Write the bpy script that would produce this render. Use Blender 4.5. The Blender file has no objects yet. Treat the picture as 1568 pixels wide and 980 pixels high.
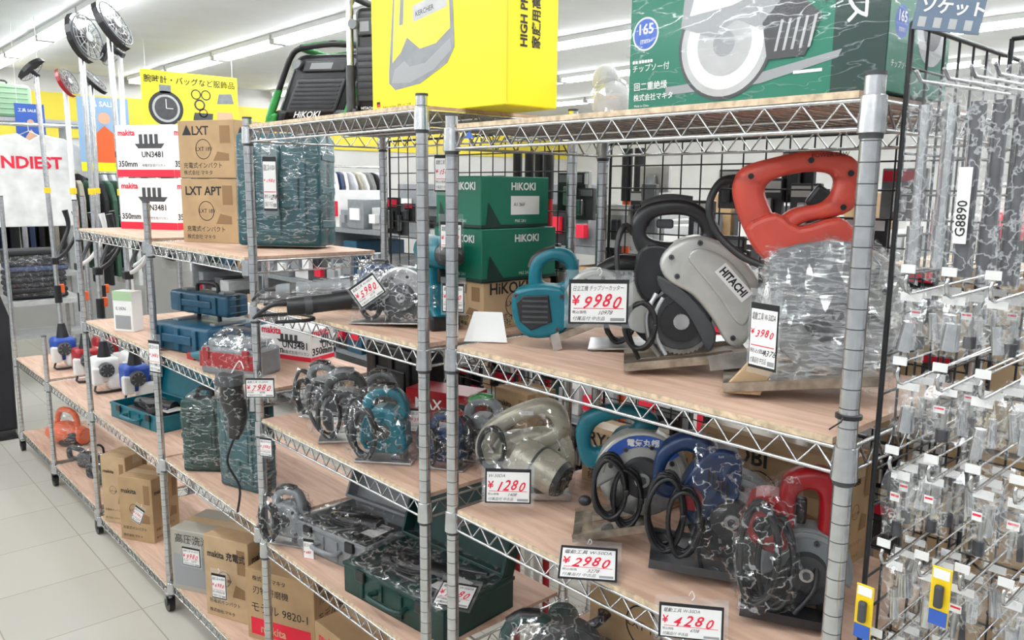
import bpy, bmesh, math, random
from mathutils import Vector, Matrix, noise
random.seed(7)
# ------------------------------------------------------------------ materials
MATS={}
def mat(name,col,rough=.5,metal=0.,var=0.,scale=20.,bump=0.,emit=0.,spec=.5):
    if name in MATS: return MATS[name]
    m=bpy.data.materials.new(name);m.use_nodes=True
    nt=m.node_tree;b=nt.nodes["Principled BSDF"]
    c=tuple(col)+(1,)
    b.inputs["Base Color"].default_value=c;b.inputs["Roughness"].default_value=rough
    b.inputs["Metallic"].default_value=metal;b.inputs["Specular IOR Level"].default_value=spec
    if emit: b.inputs["Emission Color"].default_value=c;b.inputs["Emission Strength"].default_value=emit
    if var or bump:
        tc=nt.nodes.new("ShaderNodeTexCoord");n=nt.nodes.new("ShaderNodeTexNoise")
        n.inputs["Scale"].default_value=scale;n.inputs["Detail"].default_value=2
        nt.links.new(tc.outputs["Object"],n.inputs["Vector"])
        if var:
            r=nt.nodes.new("ShaderNodeValToRGB")
            r.color_ramp.elements[0].position=.3;r.color_ramp.elements[1].position=.7
            r.color_ramp.elements[0].color=tuple(max(0,x*(1-var)) for x in col)+(1,)
            r.color_ramp.elements[1].color=tuple(min(1,x*(1+var)) for x in col)+(1,)
            nt.links.new(n.outputs["Fac"],r.inputs["Fac"]);nt.links.new(r.outputs[0],b.inputs["Base Color"])
        if bump:
            bp=nt.nodes.new("ShaderNodeBump");bp.inputs["Strength"].default_value=bump;bp.inputs["Distance"].default_value=.004
            nt.links.new(n.outputs["Fac"],bp.inputs["Height"]);nt.links.new(bp.outputs[0],b.inputs["Normal"])
    MATS[name]=m;return m
def film(name,base=.10,streak=.45,scale=(30,30,30),tint=(.92,.94,.95),width=.03,gl=.55,rot=(.3,.5,.2)):
    """clear film: glossy base with thin painted-in wrinkle highlights"""
    m=bpy.data.materials.new(name);m.use_nodes=True;nt=m.node_tree;N=nt.nodes;L=nt.links
    N.remove(N["Principled BSDF"]);out=N["Material Output"]
    g=N.new("ShaderNodeBsdfGlossy");g.inputs["Roughness"].default_value=.12;g.inputs["Color"].default_value=tint+(1,)
    d=N.new("ShaderNodeBsdfDiffuse");d.inputs["Color"].default_value=tint+(1,)
    m1=N.new("ShaderNodeMixShader");m1.inputs[0].default_value=gl;L.new(d.outputs[0],m1.inputs[1]);L.new(g.outputs[0],m1.inputs[2])
    tr=N.new("ShaderNodeBsdfTransparent");mx=N.new("ShaderNodeMixShader")
    tc=N.new("ShaderNodeTexCoord");mp=N.new("ShaderNodeMapping");mp.inputs["Scale"].default_value=scale;mp.inputs["Rotation"].default_value=rot
    n=N.new("ShaderNodeTexNoise");n.inputs["Scale"].default_value=1.;n.inputs["Detail"].default_value=3
    s=N.new("ShaderNodeMath");s.operation='SUBTRACT';s.inputs[1].default_value=.5;a=N.new("ShaderNodeMath");a.operation='ABSOLUTE'
    r=N.new("ShaderNodeMapRange");r.inputs["From Min"].default_value=0;r.inputs["From Max"].default_value=width;r.inputs["To Min"].default_value=streak;r.inputs["To Max"].default_value=base  # pale streaks paint in wrinkle highlights and stretched-film opacity
    L.new(tc.outputs["Object"],mp.inputs["Vector"]);L.new(mp.outputs[0],n.inputs["Vector"]);L.new(n.outputs["Fac"],s.inputs[0]);L.new(s.outputs[0],a.inputs[0]);L.new(a.outputs[0],r.inputs["Value"])
    L.new(r.outputs[0],mx.inputs[0]);L.new(tr.outputs[0],mx.inputs[1]);L.new(m1.outputs[0],mx.inputs[2]);L.new(mx.outputs[0],out.inputs[0])
    MATS[name]=m;return m
def wood(name,c0,c1,axis=1):
    m=bpy.data.materials.new(name);m.use_nodes=True;nt=m.node_tree;N=nt.nodes;L=nt.links;b=N["Principled BSDF"]
    b.inputs["Roughness"].default_value=.6
    tc=N.new("ShaderNodeTexCoord");mp=N.new("ShaderNodeMapping");s=[9,9,9];s[axis]=1.;mp.inputs["Scale"].default_value=s
    n=N.new("ShaderNodeTexNoise");n.inputs["Scale"].default_value=3.2;n.inputs["Detail"].default_value=7;n.inputs["Distortion"].default_value=1.4
    n2=N.new("ShaderNodeTexNoise");n2.inputs["Scale"].default_value=2.;n2.inputs["Detail"].default_value=3
    r=N.new("ShaderNodeValToRGB");r.color_ramp.elements[0].color=c0+(1,);r.color_ramp.elements[1].color=c1+(1,)
    r.color_ramp.elements[0].position=.35;r.color_ramp.elements[1].position=.65
    mx=N.new("ShaderNodeMix");mx.data_type='RGBA';mx.blend_type='MULTIPLY';mx.inputs[0].default_value=.35
    r2=N.new("ShaderNodeValToRGB");r2.color_ramp.elements[0].color=(.74,.67,.63,1);r2.color_ramp.elements[1].color=(1,1,1,1)
    r2.color_ramp.elements[0].position=.35;r2.color_ramp.elements[1].position=.6
    L.new(tc.outputs["Object"],mp.inputs[0]);L.new(mp.outputs[0],n.inputs[0]);L.new(tc.outputs["Object"],n2.inputs[0])
    L.new(n.outputs["Fac"],r.inputs[0]);L.new(n2.outputs["Fac"],r2.inputs[0]);L.new(r.outputs[0],mx.inputs[6]);L.new(r2.outputs[0],mx.inputs[7])
    L.new(mx.outputs[2],b.inputs["Base Color"]);MATS[name]=m;return m
chrome=mat("chrome",(.60,.61,.62),.24,.95,.12,60)
steel=mat("steel",(.46,.46,.46),.32,.9,.2,40)
rsteel=mat("worn_steel",(.36,.31,.25),.42,.8,.3,50)
post_m=mat("post_chrome",(.56,.57,.585),.25,.92,.10,40)
groove=mat("post_groove",(.10,.10,.105),.5,.6)
dsteel=mat("dark_steel",(.10,.10,.11),.4,.8,.3,40)
plyw=wood("plywood",(.50,.325,.235),(.66,.465,.36))
plye=mat("plywood_edge",(.54,.42,.29),.7,0,.3,80)
blk=mat("black_plastic",(.012,.012,.014),.36,0,.3,30,.15)
rub=mat("rubber_cord",(.014,.014,.016),.45)
dgr=mat("dark_grey",(.05,.052,.056),.45,0,.15,30)
gry=mat("grey_plastic",(.20,.215,.23),.45,0,.1,30)
lgr=mat("light_grey",(.42,.43,.43),.45,0,.08,30)
teal=mat("teal_plastic",(.0,.12,.165),.35,0,.1,30,.05)
teal2=mat("teal_case",(.010,.075,.09),.42,0,.15,30,.1)
tealb=mat("blue_teal_case",(.010,.07,.13),.42,0,.15,30,.1)
dgc=mat("dark_green_case",(.004,.036,.030),.4,0,.2,30,.1)
red=mat("red_plastic",(.31,.005,.010),.3,0,.1,30)
salmon=mat("salmon_red_plastic",(.60,.075,.05),.38,0,.08,20,.03)
silv=mat("silver_paint",(.45,.45,.425),.33,.3,.08,30)
cham=mat("champagne_paint",(.45,.43,.35),.33,.25,.08,30)
navy=mat("navy_plastic",(.008,.030,.10),.3,0,.1,30)
blu=mat("blue_plastic",(.012,.06,.34),.35)
green=mat("green_print",(.003,.15,.09),.45,0,.06,6)
dgreen=mat("deep_green_print",(.003,.03,.022),.5,0,.06,6)
grn=mat("green_plastic",(.03,.28,.06),.35)
yel=mat("yellow_print",(.86,.74,.0),.5,0,.03,6)
yel2=mat("yellow_plastic",(.80,.55,.01),.35)
card=mat("cardboard",(.40,.265,.14),.8,0,.10,12,.1)
card2=mat("cardboard_pale",(.46,.32,.185),.8,0,.10,12,.1)
brnp=mat("box_print_brown",(.26,.15,.07),.8)
wht=mat("white_card",(.78,.78,.77),.5,0,.03,10)
wpl=mat("white_plastic",(.70,.70,.69),.35)
ink=mat("black_ink",(.01,.01,.012),.6)
rink=mat("red_ink",(.68,.01,.04),.6)
bink=mat("blue_ink",(.03,.10,.42),.5)
gink=mat("grey_ink",(.28,.29,.30),.5)
orng=mat("orange",(.70,.11,.02),.4)
skin=mat("skin_print",(.65,.38,.25),.6)
flm=film("stretch_film",.045,.50,(18,18,70),width=.03,gl=.6)
flmh=film("stretch_film_heavy",.12,.62,(22,26,110),width=.06,gl=.7)
flm2=film("cling_bag",.04,.50,(26,26,34),width=.022,gl=.7)
lam=film("laminate_pouch",.10,.25,(12,12,12))
bagm=film("hardware_bag",.10,.55,(60,60,60),width=.035,gl=.55)
# ------------------------------------------------------------------ mesh builder
TC={}
def csm(P,sub,closed=True):
    P=[Vector(p) for p in P];k=len(P);Q=[]
    for i in range(k):
        a,b,c,d=P[(i-1)%k],P[i],P[(i+1)%k],P[(i+2)%k]
        for j in range(sub):
            t=j/sub;Q.append(.5*((2*b)+(c-a)*t+(2*a-5*b+4*c-d)*t*t+(3*b-a-3*c+d)*t**3))
    return [tuple(q) for q in Q]
class MB:
    def __init__(s): s.v=[];s.f=[];s.m=[];s.sm=[];s.mats=[];s.M=Matrix.Identity(4)
    def mi(s,m):
        if m not in s.mats:s.mats.append(m)
        return s.mats.index(m)
    def add(s,vs,fs,m,smooth=False,M=None):
        T=s.M@M if M is not None else s.M
        o=len(s.v);s.v+=[T@Vector(v) for v in vs];k=s.mi(m)
        for f in fs: s.f.append([o+i for i in f]);s.m.append(k);s.sm.append(smooth)
    def addbm(s,bm,m,smooth=False,M=None):
        bm.verts.index_update()
        s.add([v.co.copy() for v in bm.verts],[[v.index for v in f.verts] for f in bm.faces],m,smooth,M);bm.free()
    def box(s,c,d,m,bev=0,rot=None,seg=2):
        M=Matrix.Translation(c)
        if rot is not None: M=M@(rot if isinstance(rot,Matrix) else Matrix.Rotation(rot,4,'Z'))
        x,y,z=[q/2 for q in d]
        if not bev:
            vs=[(-x,-y,-z),(x,-y,-z),(x,y,-z),(-x,y,-z),(-x,-y,z),(x,-y,z),(x,y,z),(-x,y,z)]
            s.add(vs,[(3,2,1,0),(4,5,6,7),(0,1,5,4),(1,2,6,5),(2,3,7,6),(3,0,4,7)],m,False,M);return
        bm=bmesh.new();bmesh.ops.create_cube(bm,size=1)
        for v in bm.verts: v.co=Vector((v.co.x*d[0],v.co.y*d[1],v.co.z*d[2]))
        bmesh.ops.bevel(bm,geom=list(bm.edges),offset=min(bev,min(d)*.49),segments=seg,profile=.5,affect='EDGES')
        s.addbm(bm,m,seg>2,M)
    def tube(s,pts,r,m,n=8,closed=False,sub=0,caps=True,sq=1.):
        P=[Vector(p) for p in pts];R=list(r) if isinstance(r,(list,tuple)) else [r]*len(P)
        if sub:
            Q=[];RR=[];k=len(P);rng=k if closed else k-1
            for i in range(rng):
                if closed: a,b,c,d=P[(i-1)%k],P[i],P[(i+1)%k],P[(i+2)%k]
                else: a,b,c,d=P[max(i-1,0)],P[i],P[i+1],P[min(i+2,k-1)]
                for j in range(sub):
                    t=j/sub
                    Q.append(.5*((2*b)+(c-a)*t+(2*a-5*b+4*c-d)*t*t+(3*b-a-3*c+d)*t**3));RR.append(R[i]*(1-t)+R[(i+1)%k]*t)
            if not closed:Q.append(P[-1]);RR.append(R[-1])
            P,R=Q,RR
        k=len(P);T=[]
        for i in range(k):
            if closed:t=P[(i+1)%k]-P[(i-1)%k]
            else:t=P[min(i+1,k-1)]-P[max(i-1,0)]
            T.append(t.normalized() if t.length>1e-9 else Vector((0,0,1)))
        u=T[0].orthogonal().normalized()
        if sq!=1: 
            u=Vector((0,1,0))-T[0]*T[0].y;u.normalize()
        vs=[];fs=[]
        for i in range(k):
            u=(u-T[i]*u.dot(T[i]));u=u.normalized() if u.length>1e-6 else T[i].orthogonal().normalized()
            w=T[i].cross(u)
            for j in range(n):
                a=2*math.pi*j/n;vs.append(P[i]+R[i]*(sq*math.cos(a)*u+math.sin(a)*w))
        for i in range(k if closed else k-1):
            for j in range(n):
                a=i*n+j;b=i*n+(j+1)%n;c=((i+1)%k)*n+(j+1)%n;d=((i+1)%k)*n+j;fs.append((a,b,c,d))
        s.add(vs,fs,m,True)
        if caps and not closed:
            s.add(vs[:n],[tuple(range(n))[::-1]],m);s.add(vs[-n:],[tuple(range(n))],m)
    def cyl(s,a,b,r,m,r2=None,n=20):
        P=[Vector(a),Vector(b)];R=[r,r if r2 is None else r2];t=(P[-1]-P[0]).normalized();u=t.orthogonal().normalized();w=t.cross(u);vs=[];fs=[]
        for i,p in enumerate(P):
            for j in range(n):
                q=2*math.pi*j/n;vs.append(p+R[i]*(math.cos(q)*u+math.sin(q)*w))
        for j in range(n): fs.append((j,(j+1)%n,n+(j+1)%n,n+j))
        s.add(vs,fs,m,True)
        s.add(vs[:n],[tuple(range(n))[::-1]],m);s.add(vs[-n:],[tuple(range(n))],m)
    def lathe(s,prof,m,c=(0,0,0),axis='Z',n=20,smooth=True,caps=True,hard=False):
        R={'Z':Matrix.Identity(4),'X':Matrix.Rotation(math.pi/2,4,'Y'),'Y':Matrix.Rotation(-math.pi/2,4,'X')}[axis]
        M=Matrix.Translation(c)@R
        ring=lambda r,z:[(r*math.cos(2*math.pi*j/n),r*math.sin(2*math.pi*j/n),z) for j in range(n)]
        if hard:
            for (r0,z0),(r1,z1) in zip(prof,prof[1:]): s.add(ring(r0,z0)+ring(r1,z1),[(j,(j+1)%n,n+(j+1)%n,n+j) for j in range(n)],m,smooth,M)
        else:
            vs=[];fs=[]
            for r,z in prof: vs+=ring(r,z)
            for i in range(len(prof)-1):
                for j in range(n): fs.append((i*n+j,i*n+(j+1)%n,(i+1)*n+(j+1)%n,(i+1)*n+j))
            s.add(vs,fs,m,smooth,M)
        if caps:
            s.add(ring(*prof[0]),[tuple(range(n))[::-1]],m,False,M);s.add(ring(*prof[-1]),[tuple(range(n))],m,False,M)
    def prism(s,out,y0,y1,m,bev=0,seg=2,smooth=False):
        bm=bmesh.new()
        vs=[bm.verts.new((x,y0,z)) for x,z in out];f=bm.faces.new(vs)
        r=bmesh.ops.extrude_face_region(bm,geom=[f])
        for v in [g for g in r['geom'] if isinstance(g,bmesh.types.BMVert)]: v.co.y=y1
        bmesh.ops.recalc_face_normals(bm,faces=list(bm.faces))
        if bev: 
            es=[e for e in bm.edges if abs(e.verts[0].co.y-e.verts[1].co.y)<1e-7]
            bmesh.ops.bevel(bm,geom=es,offset=bev,segments=seg,profile=.5,affect='EDGES')
        bmesh.ops.triangulate(bm,faces=[f for f in bm.faces if len(f.verts)>4])
        s.addbm(bm,m,smooth)
    def ringp(s,outer,inner,y0,y1,m,b=.006,N=48):
        outer=csm(outer,5);inner=csm(inner,5)
        cx=sum(p[0] for p in inner)/len(inner);cz=sum(p[1] for p in inner)/len(inner)
        def hit(poly,a):
            dx,dz=math.cos(a),math.sin(a);best=0
            for i in range(len(poly)):
                x1,z1=poly[i][0]-cx,poly[i][1]-cz;x2,z2=poly[(i+1)%len(poly)][0]-cx,poly[(i+1)%len(poly)][1]-cz
                ex,ez=x2-x1,z2-z1;den=dx*ez-dz*ex
                if abs(den)<1e-12: continue
                t=(x1*ez-z1*ex)/den;u=(x1*dz-z1*dx)/den
                if t>0 and -1e-6<=u<=1+1e-6: best=max(best,t)
            return best
        vs=[];prof=[(0,y0+b*1.4),(.10,y0+b*.4),(.3,y0),(.7,y0),(.90,y0+b*.4),(1,y0+b*1.4),(1,y1-b*1.4),(.9,y1-b*.4),(.7,y1),(.3,y1),(.1,y1-b*.4),(0,y1-b*1.4)]
        K=len(prof)
        for i in range(N):
            a=2*math.pi*i/N;ro,ri=hit(outer,a),hit(inner,a)
            for t,y in prof: r=ri+(ro-ri)*t;vs.append((cx+r*math.cos(a),y,cz+r*math.sin(a)))
        fs=[]
        for i in range(N):
            for j in range(K): fs.append((i*K+j,((i+1)%N)*K+j,((i+1)%N)*K+(j+1)%K,i*K+(j+1)%K))
        s.add(vs,fs,m,True)
    def ell(s,c,d,m,rot=None,u=16,v=10):
        bm=bmesh.new();bmesh.ops.create_uvsphere(bm,u_segments=u,v_segments=v,radius=.5)
        M=Matrix.Translation(c)
        if rot: M=M@rot
        s.addbm(bm,m,True,M@Matrix.Diagonal((d[0],d[1],d[2],1)))
    def rect(s,M,x0,y0,x1,y1,m,z=0): s.add([(x0,y0,z),(x1,y0,z),(x1,y1,z),(x0,y1,z)],[(0,1,2,3)],m,False,M)
    def poly(s,M,pts,m,z=0):
        bm=bmesh.new();f=bm.faces.new([bm.verts.new((p[0],p[1],z)) for p in pts]);bmesh.ops.triangulate(bm,faces=[f]);s.addbm(bm,m,False,M)
    def disc(s,M,cx,cy,r,m,z=0,n=24,ry=None,a0=0,a1=2*math.pi):
        ry=ry or r;s.add([(cx+r*math.cos(a0+(a1-a0)*i/n),cy+ry*math.sin(a0+(a1-a0)*i/n),z) for i in range(n)],[tuple(range(n))],m,False,M)
    def ring(s,M,cx,cy,r0,r1,m,z=0,n=28):
        vs=[];fs=[]
        for i in range(n):
            a=2*math.pi*i/n
            for r in(r0,r1): vs.append((cx+r*math.cos(a),cy+r*math.sin(a),z))
        for i in range(n): j=(i+1)%n;fs.append((2*i,2*i+1,2*j+1,2*j))
        s.add(vs,fs,m,False,M)
    def text(s,M,t,x,y,size,m,z=.0004,rot=0,shear=0,sx=1.,al='LEFT',bold=0,fit=None):
        key=(t,shear,al,bold)
        if key not in TC:
            cu=bpy.data.curves.new("t","FONT");cu.body=t;cu.size=1;cu.shear=shear;cu.align_x=al;cu.resolution_u=2;cu.offset=bold
            o=bpy.data.objects.new("t",cu);bpy.context.collection.objects.link(o)
            dg=bpy.context.evaluated_depsgraph_get();me=o.evaluated_get(dg).to_mesh()
            TC[key]=([v.co.copy() for v in me.vertices],[list(p.vertices) for p in me.polygons])
            o.evaluated_get(dg).to_mesh_clear();bpy.data.objects.remove(o);bpy.data.curves.remove(cu)
        v,f=TC[key]
        if fit:
            wd=max((q.x for q in v),default=1);sx=min(1.,fit/(wd*size))
        s.add(v,f,m,False,M@Matrix.Translation((x,y,z))@Matrix.Rotation(rot,4,'Z')@Matrix.Diagonal((size*sx,size,1,1)))
    def wrap(s,m,grow=.006,rough=.006,cuts=3,freq=22,pts=None,zmin=.001,mind=.022):
        pts=list(pts) if pts is not None else list(s.v)
        bm=bmesh.new()
        st=max(1,len(pts)//1500)
        for p in pts[::st]: bm.verts.new(p)
        r=bmesh.ops.convex_hull(bm,input=list(bm.verts))
        dele=set(g for g in r['geom_interior'] if isinstance(g,bmesh.types.BMVert))|set(g for g in r['geom_unused'] if isinstance(g,bmesh.types.BMVert))
        bmesh.ops.delete(bm,geom=list(dele),context='VERTS')
        bmesh.ops.remove_doubles(bm,verts=list(bm.verts),dist=.02)
        for _ in range(cuts):
            es=[e for e in bm.edges if e.calc_length()>mind]
            if not es: break
            bmesh.ops.subdivide_edges(bm,edges=es,cuts=1)
            bmesh.ops.triangulate(bm,faces=[f for f in bm.faces if len(f.verts)>4])
        bmesh.ops.smooth_vert(bm,verts=list(bm.verts),factor=.5,use_axis_x=True,use_axis_y=True,use_axis_z=True)
        bm.normal_update()
        for v in bm.verts:
            nn=noise.noise(v.co*freq)+.6*noise.noise(v.co*freq*2.3)
            v.co+=v.normal*(grow+rough*nn)
            if v.co.z<zmin:v.co.z=zmin
        s.M,old=Matrix.Identity(4),s.M;s.addbm(bm,m,False);s.M=old
    def obj(s,name,loc=(0,0,0),rz=0.,sc=1.,rx=0.,ry=0.):
        me=bpy.data.meshes.new(name);me.from_pydata([tuple(v) for v in s.v],[],s.f)
        for m in s.mats: me.materials.append(m)
        me.polygons.foreach_set("material_index",s.m);me.polygons.foreach_set("use_smooth",s.sm);me.update()
        o=bpy.data.objects.new(name,me);bpy.context.collection.objects.link(o)
        o.location=loc;o.rotation_euler=(math.radians(rx),math.radians(ry),math.radians(rz));o.scale=(sc,)*3
        return o
def FM(face,w,d,h):
    e=.0006
    if face=='front':return Matrix(((1,0,0,-w/2),(0,0,-1,-d/2-e),(0,1,0,0),(0,0,0,1)))
    if face=='right':return Matrix(((0,0,1,w/2+e),(1,0,0,-d/2),(0,1,0,0),(0,0,0,1)))
    if face=='left':return Matrix(((0,0,-1,-w/2-e),(-1,0,0,d/2),(0,1,0,0),(0,0,0,1)))
    if face=='top':return Matrix(((1,0,0,-w/2),(0,1,0,-d/2),(0,0,1,h+e),(0,0,0,1)))
FR=Matrix(((1,0,0,0),(0,0,-1,0),(0,1,0,0),(0,0,0,1)))
FX=Matrix(((0,0,-1,0),(-1,0,0,0),(0,1,0,0),(0,0,0,1)))
I4=Matrix.Identity(4)
# ------------------------------------------------------------------ room
b=MB()
b.add([(-4,-3,0),(11,-3,0),(11,10.5,0),(-4,10.5,0)],[(0,1,2,3)],wht);fl=b.obj("floor")
m=bpy.data.materials.new("floor_tile");m.use_nodes=True;N=m.node_tree.nodes;L=m.node_tree.links;P=N["Principled BSDF"];P.inputs["Roughness"].default_value=.3
tc=N.new("ShaderNodeTexCoord");br=N.new("ShaderNodeTexBrick");br.offset=0;br.inputs["Scale"].default_value=1
br.inputs["Brick Width"].default_value=.45;br.inputs["Row Height"].default_value=.45;br.inputs["Mortar Size"].default_value=.0025
br.inputs["Color1"].default_value=(.54,.52,.46,1);br.inputs["Color2"].default_value=(.50,.48,.425,1);br.inputs["Mortar"].default_value=(.31,.29,.25,1)
L.new(tc.outputs["Object"],br.inputs[0]);L.new(br.outputs[0],P.inputs["Base Color"]);fl.data.materials[0]=m
ceil_m=mat("ceiling_panel",(.72,.735,.75),.8,0,.03,3);CZ=2.9
b=MB();b.add([(-4,-3,CZ),(11,-3,CZ),(11,10.5,CZ),(-4,10.5,CZ)],[(3,2,1,0)],ceil_m);b.obj("ceiling")
wm=mat("wall_paint",(.55,.545,.53),.7,0,.05,3);ywm=mat("yellow_wall_band",(.68,.55,.05),.6,0,.04,3)
b=MB();b.box((3.5,10.55,CZ/2),(15,.1,CZ),wm);b.box((3.5,10.49,2.42),(15,.02,.5),ywm);b.obj("wall_back")
b=MB();b.box((11.05,3.75,CZ/2),(.1,13.6,CZ),wm);b.obj("wall_right")
lamp_m=mat("fluorescent_tube",(.96,.985,1),.5,emit=24)
for x in (-3.,-1.4,.2,1.8,3.28,5.08,6.7,8.5):  # strips on the aisle side are out of view, added for light
    b=MB();y=-2.2
    while y<10:
        b.box((x,y+.6,CZ-.02),(.16,1.22,.04),wpl)
        for dx in(-.045,.045): b.box((x+dx,y+.6,CZ-.06),(.028,1.16,.028),lamp_m)
        for dy in (.01,1.19): b.box((x,y+dy,CZ-.055),(.14,.02,.04),wpl)
        y+=1.26
    b.obj("ceiling_light_strip")
# ------------------------------------------------------------------ racks
def post(b,x,y,z0,z1):
    z=z0
    while z<z1-.03:
        b.lathe([(.0125,z),(.0125,z+.0241)],post_m,(x,y,0),n=18,caps=False);b.lathe([(.0125,z+.0241),(.0120,z+.0243),(.0120,z+.0252),(.0125,z+.0254)],groove,(x,y,0),n=14,caps=False,hard=True);z+=.0254
    b.lathe([(.0125,z),(.0125,z1)],post_m,(x,y,0),n=18,caps=False)
    b.cyl((x,y,z1),(x,y,z1+.005),.0132,dgr,n=16)
def castor(b,x,y):
    b.cyl((x,y,.08),(x,y,.115),.012,steel,n=12)
    b.box((x,y+.01,.078),(.035,.045,.006),steel)
    for s in(-1,1): b.box((x+s*.014,y+.014,.055),(.003,.03,.05),blk)
    b.cyl((x-.011,y+.016,.03),(x+.011,y+.016,.03),.03,blk,n=18)
def shelf(b,x0,x1,y0,y1,z):
    g=.012
    for zz in (z,z-.034):
        for a,c in (((x0,y0+g,zz),(x0,y1-g,zz)),((x1,y0+g,zz),(x1,y1-g,zz)),((x0+g,y0,zz),(x1-g,y0,zz)),((x0+g,y1,zz),(x1-g,y1,zz))):
            b.cyl(a,c,.0030,chrome,n=6)
    def zig(p,q):
        p=Vector(p);q=Vector(q);L=(q-p).length;n=max(2,int(L/.027));n+=n%2
        pts=[p.lerp(q,i/n)+Vector((0,0,-.001 if i%2 else -.033)) for i in range(n+1)]
        b.tube(pts,.0022,chrome,n=5)
    zig((x0,y0+g,z),(x0,y1-g,z));zig((x0+g,y0,z),(x1-g,y0,z));zig((x1,y0+g,z),(x1,y1-g,z));zig((x0+g,y1,z),(x1-g,y1,z))
    for x in(x0,x1):
        for y in(y0,y1):
            b.lathe([(.0150,z-.040),(.0170,z-.039),(.0152,z+.004),(.0138,z+.005)],post_m,(x,y,0),n=20,hard=True)
            b.lathe([(.0136,z-.046),(.0142,z-.040)],dgr,(x,y,0),n=16,hard=True)
    y=y0+.03
    while y<y1-.02: b.cyl((x0,y,z-.002),(x1,y,z-.002),.0018,chrome,n=5);y+=.026
    for x in (x0+.15,x0+.3): b.cyl((x,y0,z-.007),(x,y1,z-.007),.003,chrome,n=6)
    b.box(((x0+x1)/2,(y0+y1)/2,z+.0075),(x1-x0-.004,y1-y0-.036,.009),plyw)
    b.box((x0+.0005,(y0+y1)/2,z+.0075),(.004,y1-y0-.036,.0088),plye)
X0,X1=.98,1.42
def rack(y0,y1,zs,posts,zl=.11):
    b=MB()
    for (x,y,zt) in posts: post(b,x,y,zl,zt);castor(b,x,y)
    for z in zs: shelf(b,X0,X1,y0,y1,z)
    return b.obj("wire_shelving_rack")
rack(.445,1.262,(1.758,1.324,.979,.60,.12),[(x,y,1.785) for x in(X0,X1) for y in (.445,1.262)])
rack(1.36,2.178,(1.803,1.307,.968,.589,.12),[(x,y,1.83) for x in(X0,X1) for y in (1.36,2.178)])
rack(2.215,3.03,(1.434,1.034,.626,.127),[(x,3.051,1.585) for x in (X0,X1)])
rack(3.07,3.975,(1.442,1.026,.606,.092),[(x,3.992,1.575) for x in (X0,X1)])
rack(4.01,4.80,(.585,.12),[(x,4.818,.84) for x in(X0,X1)])
rack(4.835,5.612,(.585,.12),[(x,5.612,1.57) for x in(X0,X1)])
AS=1.324+.012;A2=.979+.012;A3=.60+.012;AT=1.758+.012
BT=1.803+.012;B1=1.307+.012;B2=.968+.012;B3=.589+.012
CT=1.434+.012;C1=1.034+.012;C2=.626+.012;C3=.127+.012
DT=1.442+.012;D1=1.026+.012;D2=.606+.012;D3=.092+.012
b=MB();b.lathe([(.0135,0),(.0165,.001),(.0165,.006),(.0135,.007)],blk,n=16,hard=True);b.tube([(-.016,0,.004),(-.03,-.005,.003),(-.05,0,-.004)],.0012,blk,n=5);b.obj("cable_tie",(X0,.445,1.365))
b=MB();b.prism([(0,0),(.03,0),(.015,.013)],-.001,0,bink);b.obj("rack_brand_badge",(.974,1.215,1.741),-90)
bw=mat("black_wire",(.02,.02,.022),.4,.3)
def grid(name,p0,ax,L,z0,z1,step=.05,r=.0017):
    b=MB();a=Vector(ax).normalized();p0=Vector(p0);n=round(L/step)
    for i in range(n+1):
        p=p0+a*(L*i/n);b.cyl((p.x,p.y,z0),(p.x,p.y,z1),r if 0<i<n else r*2,bw,n=6)
    nz=round((z1-z0)/step)
    for i in range(nz+1):
        z=z0+(z1-z0)*i/nz;q=p0+a*L;b.cyl((p0.x,p0.y,z),(q.x,q.y,z),r if 0<i<nz else r*2,bw,n=6)
    return b.obj(name)
grid("black_grid_panel",(1.445,.46,0),(0,1,0),.80,.7,1.752)
grid("black_grid_panel",(1.445,1.38,0),(0,1,0),.80,.95,1.79)
grid("black_grid_panel",(1.01,.42,0),(1,0,0),.40,.6,1.845)
grid("black_grid_panel",(1.29,.40,0),(0,-1,0),.6,.4,1.86)
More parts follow.
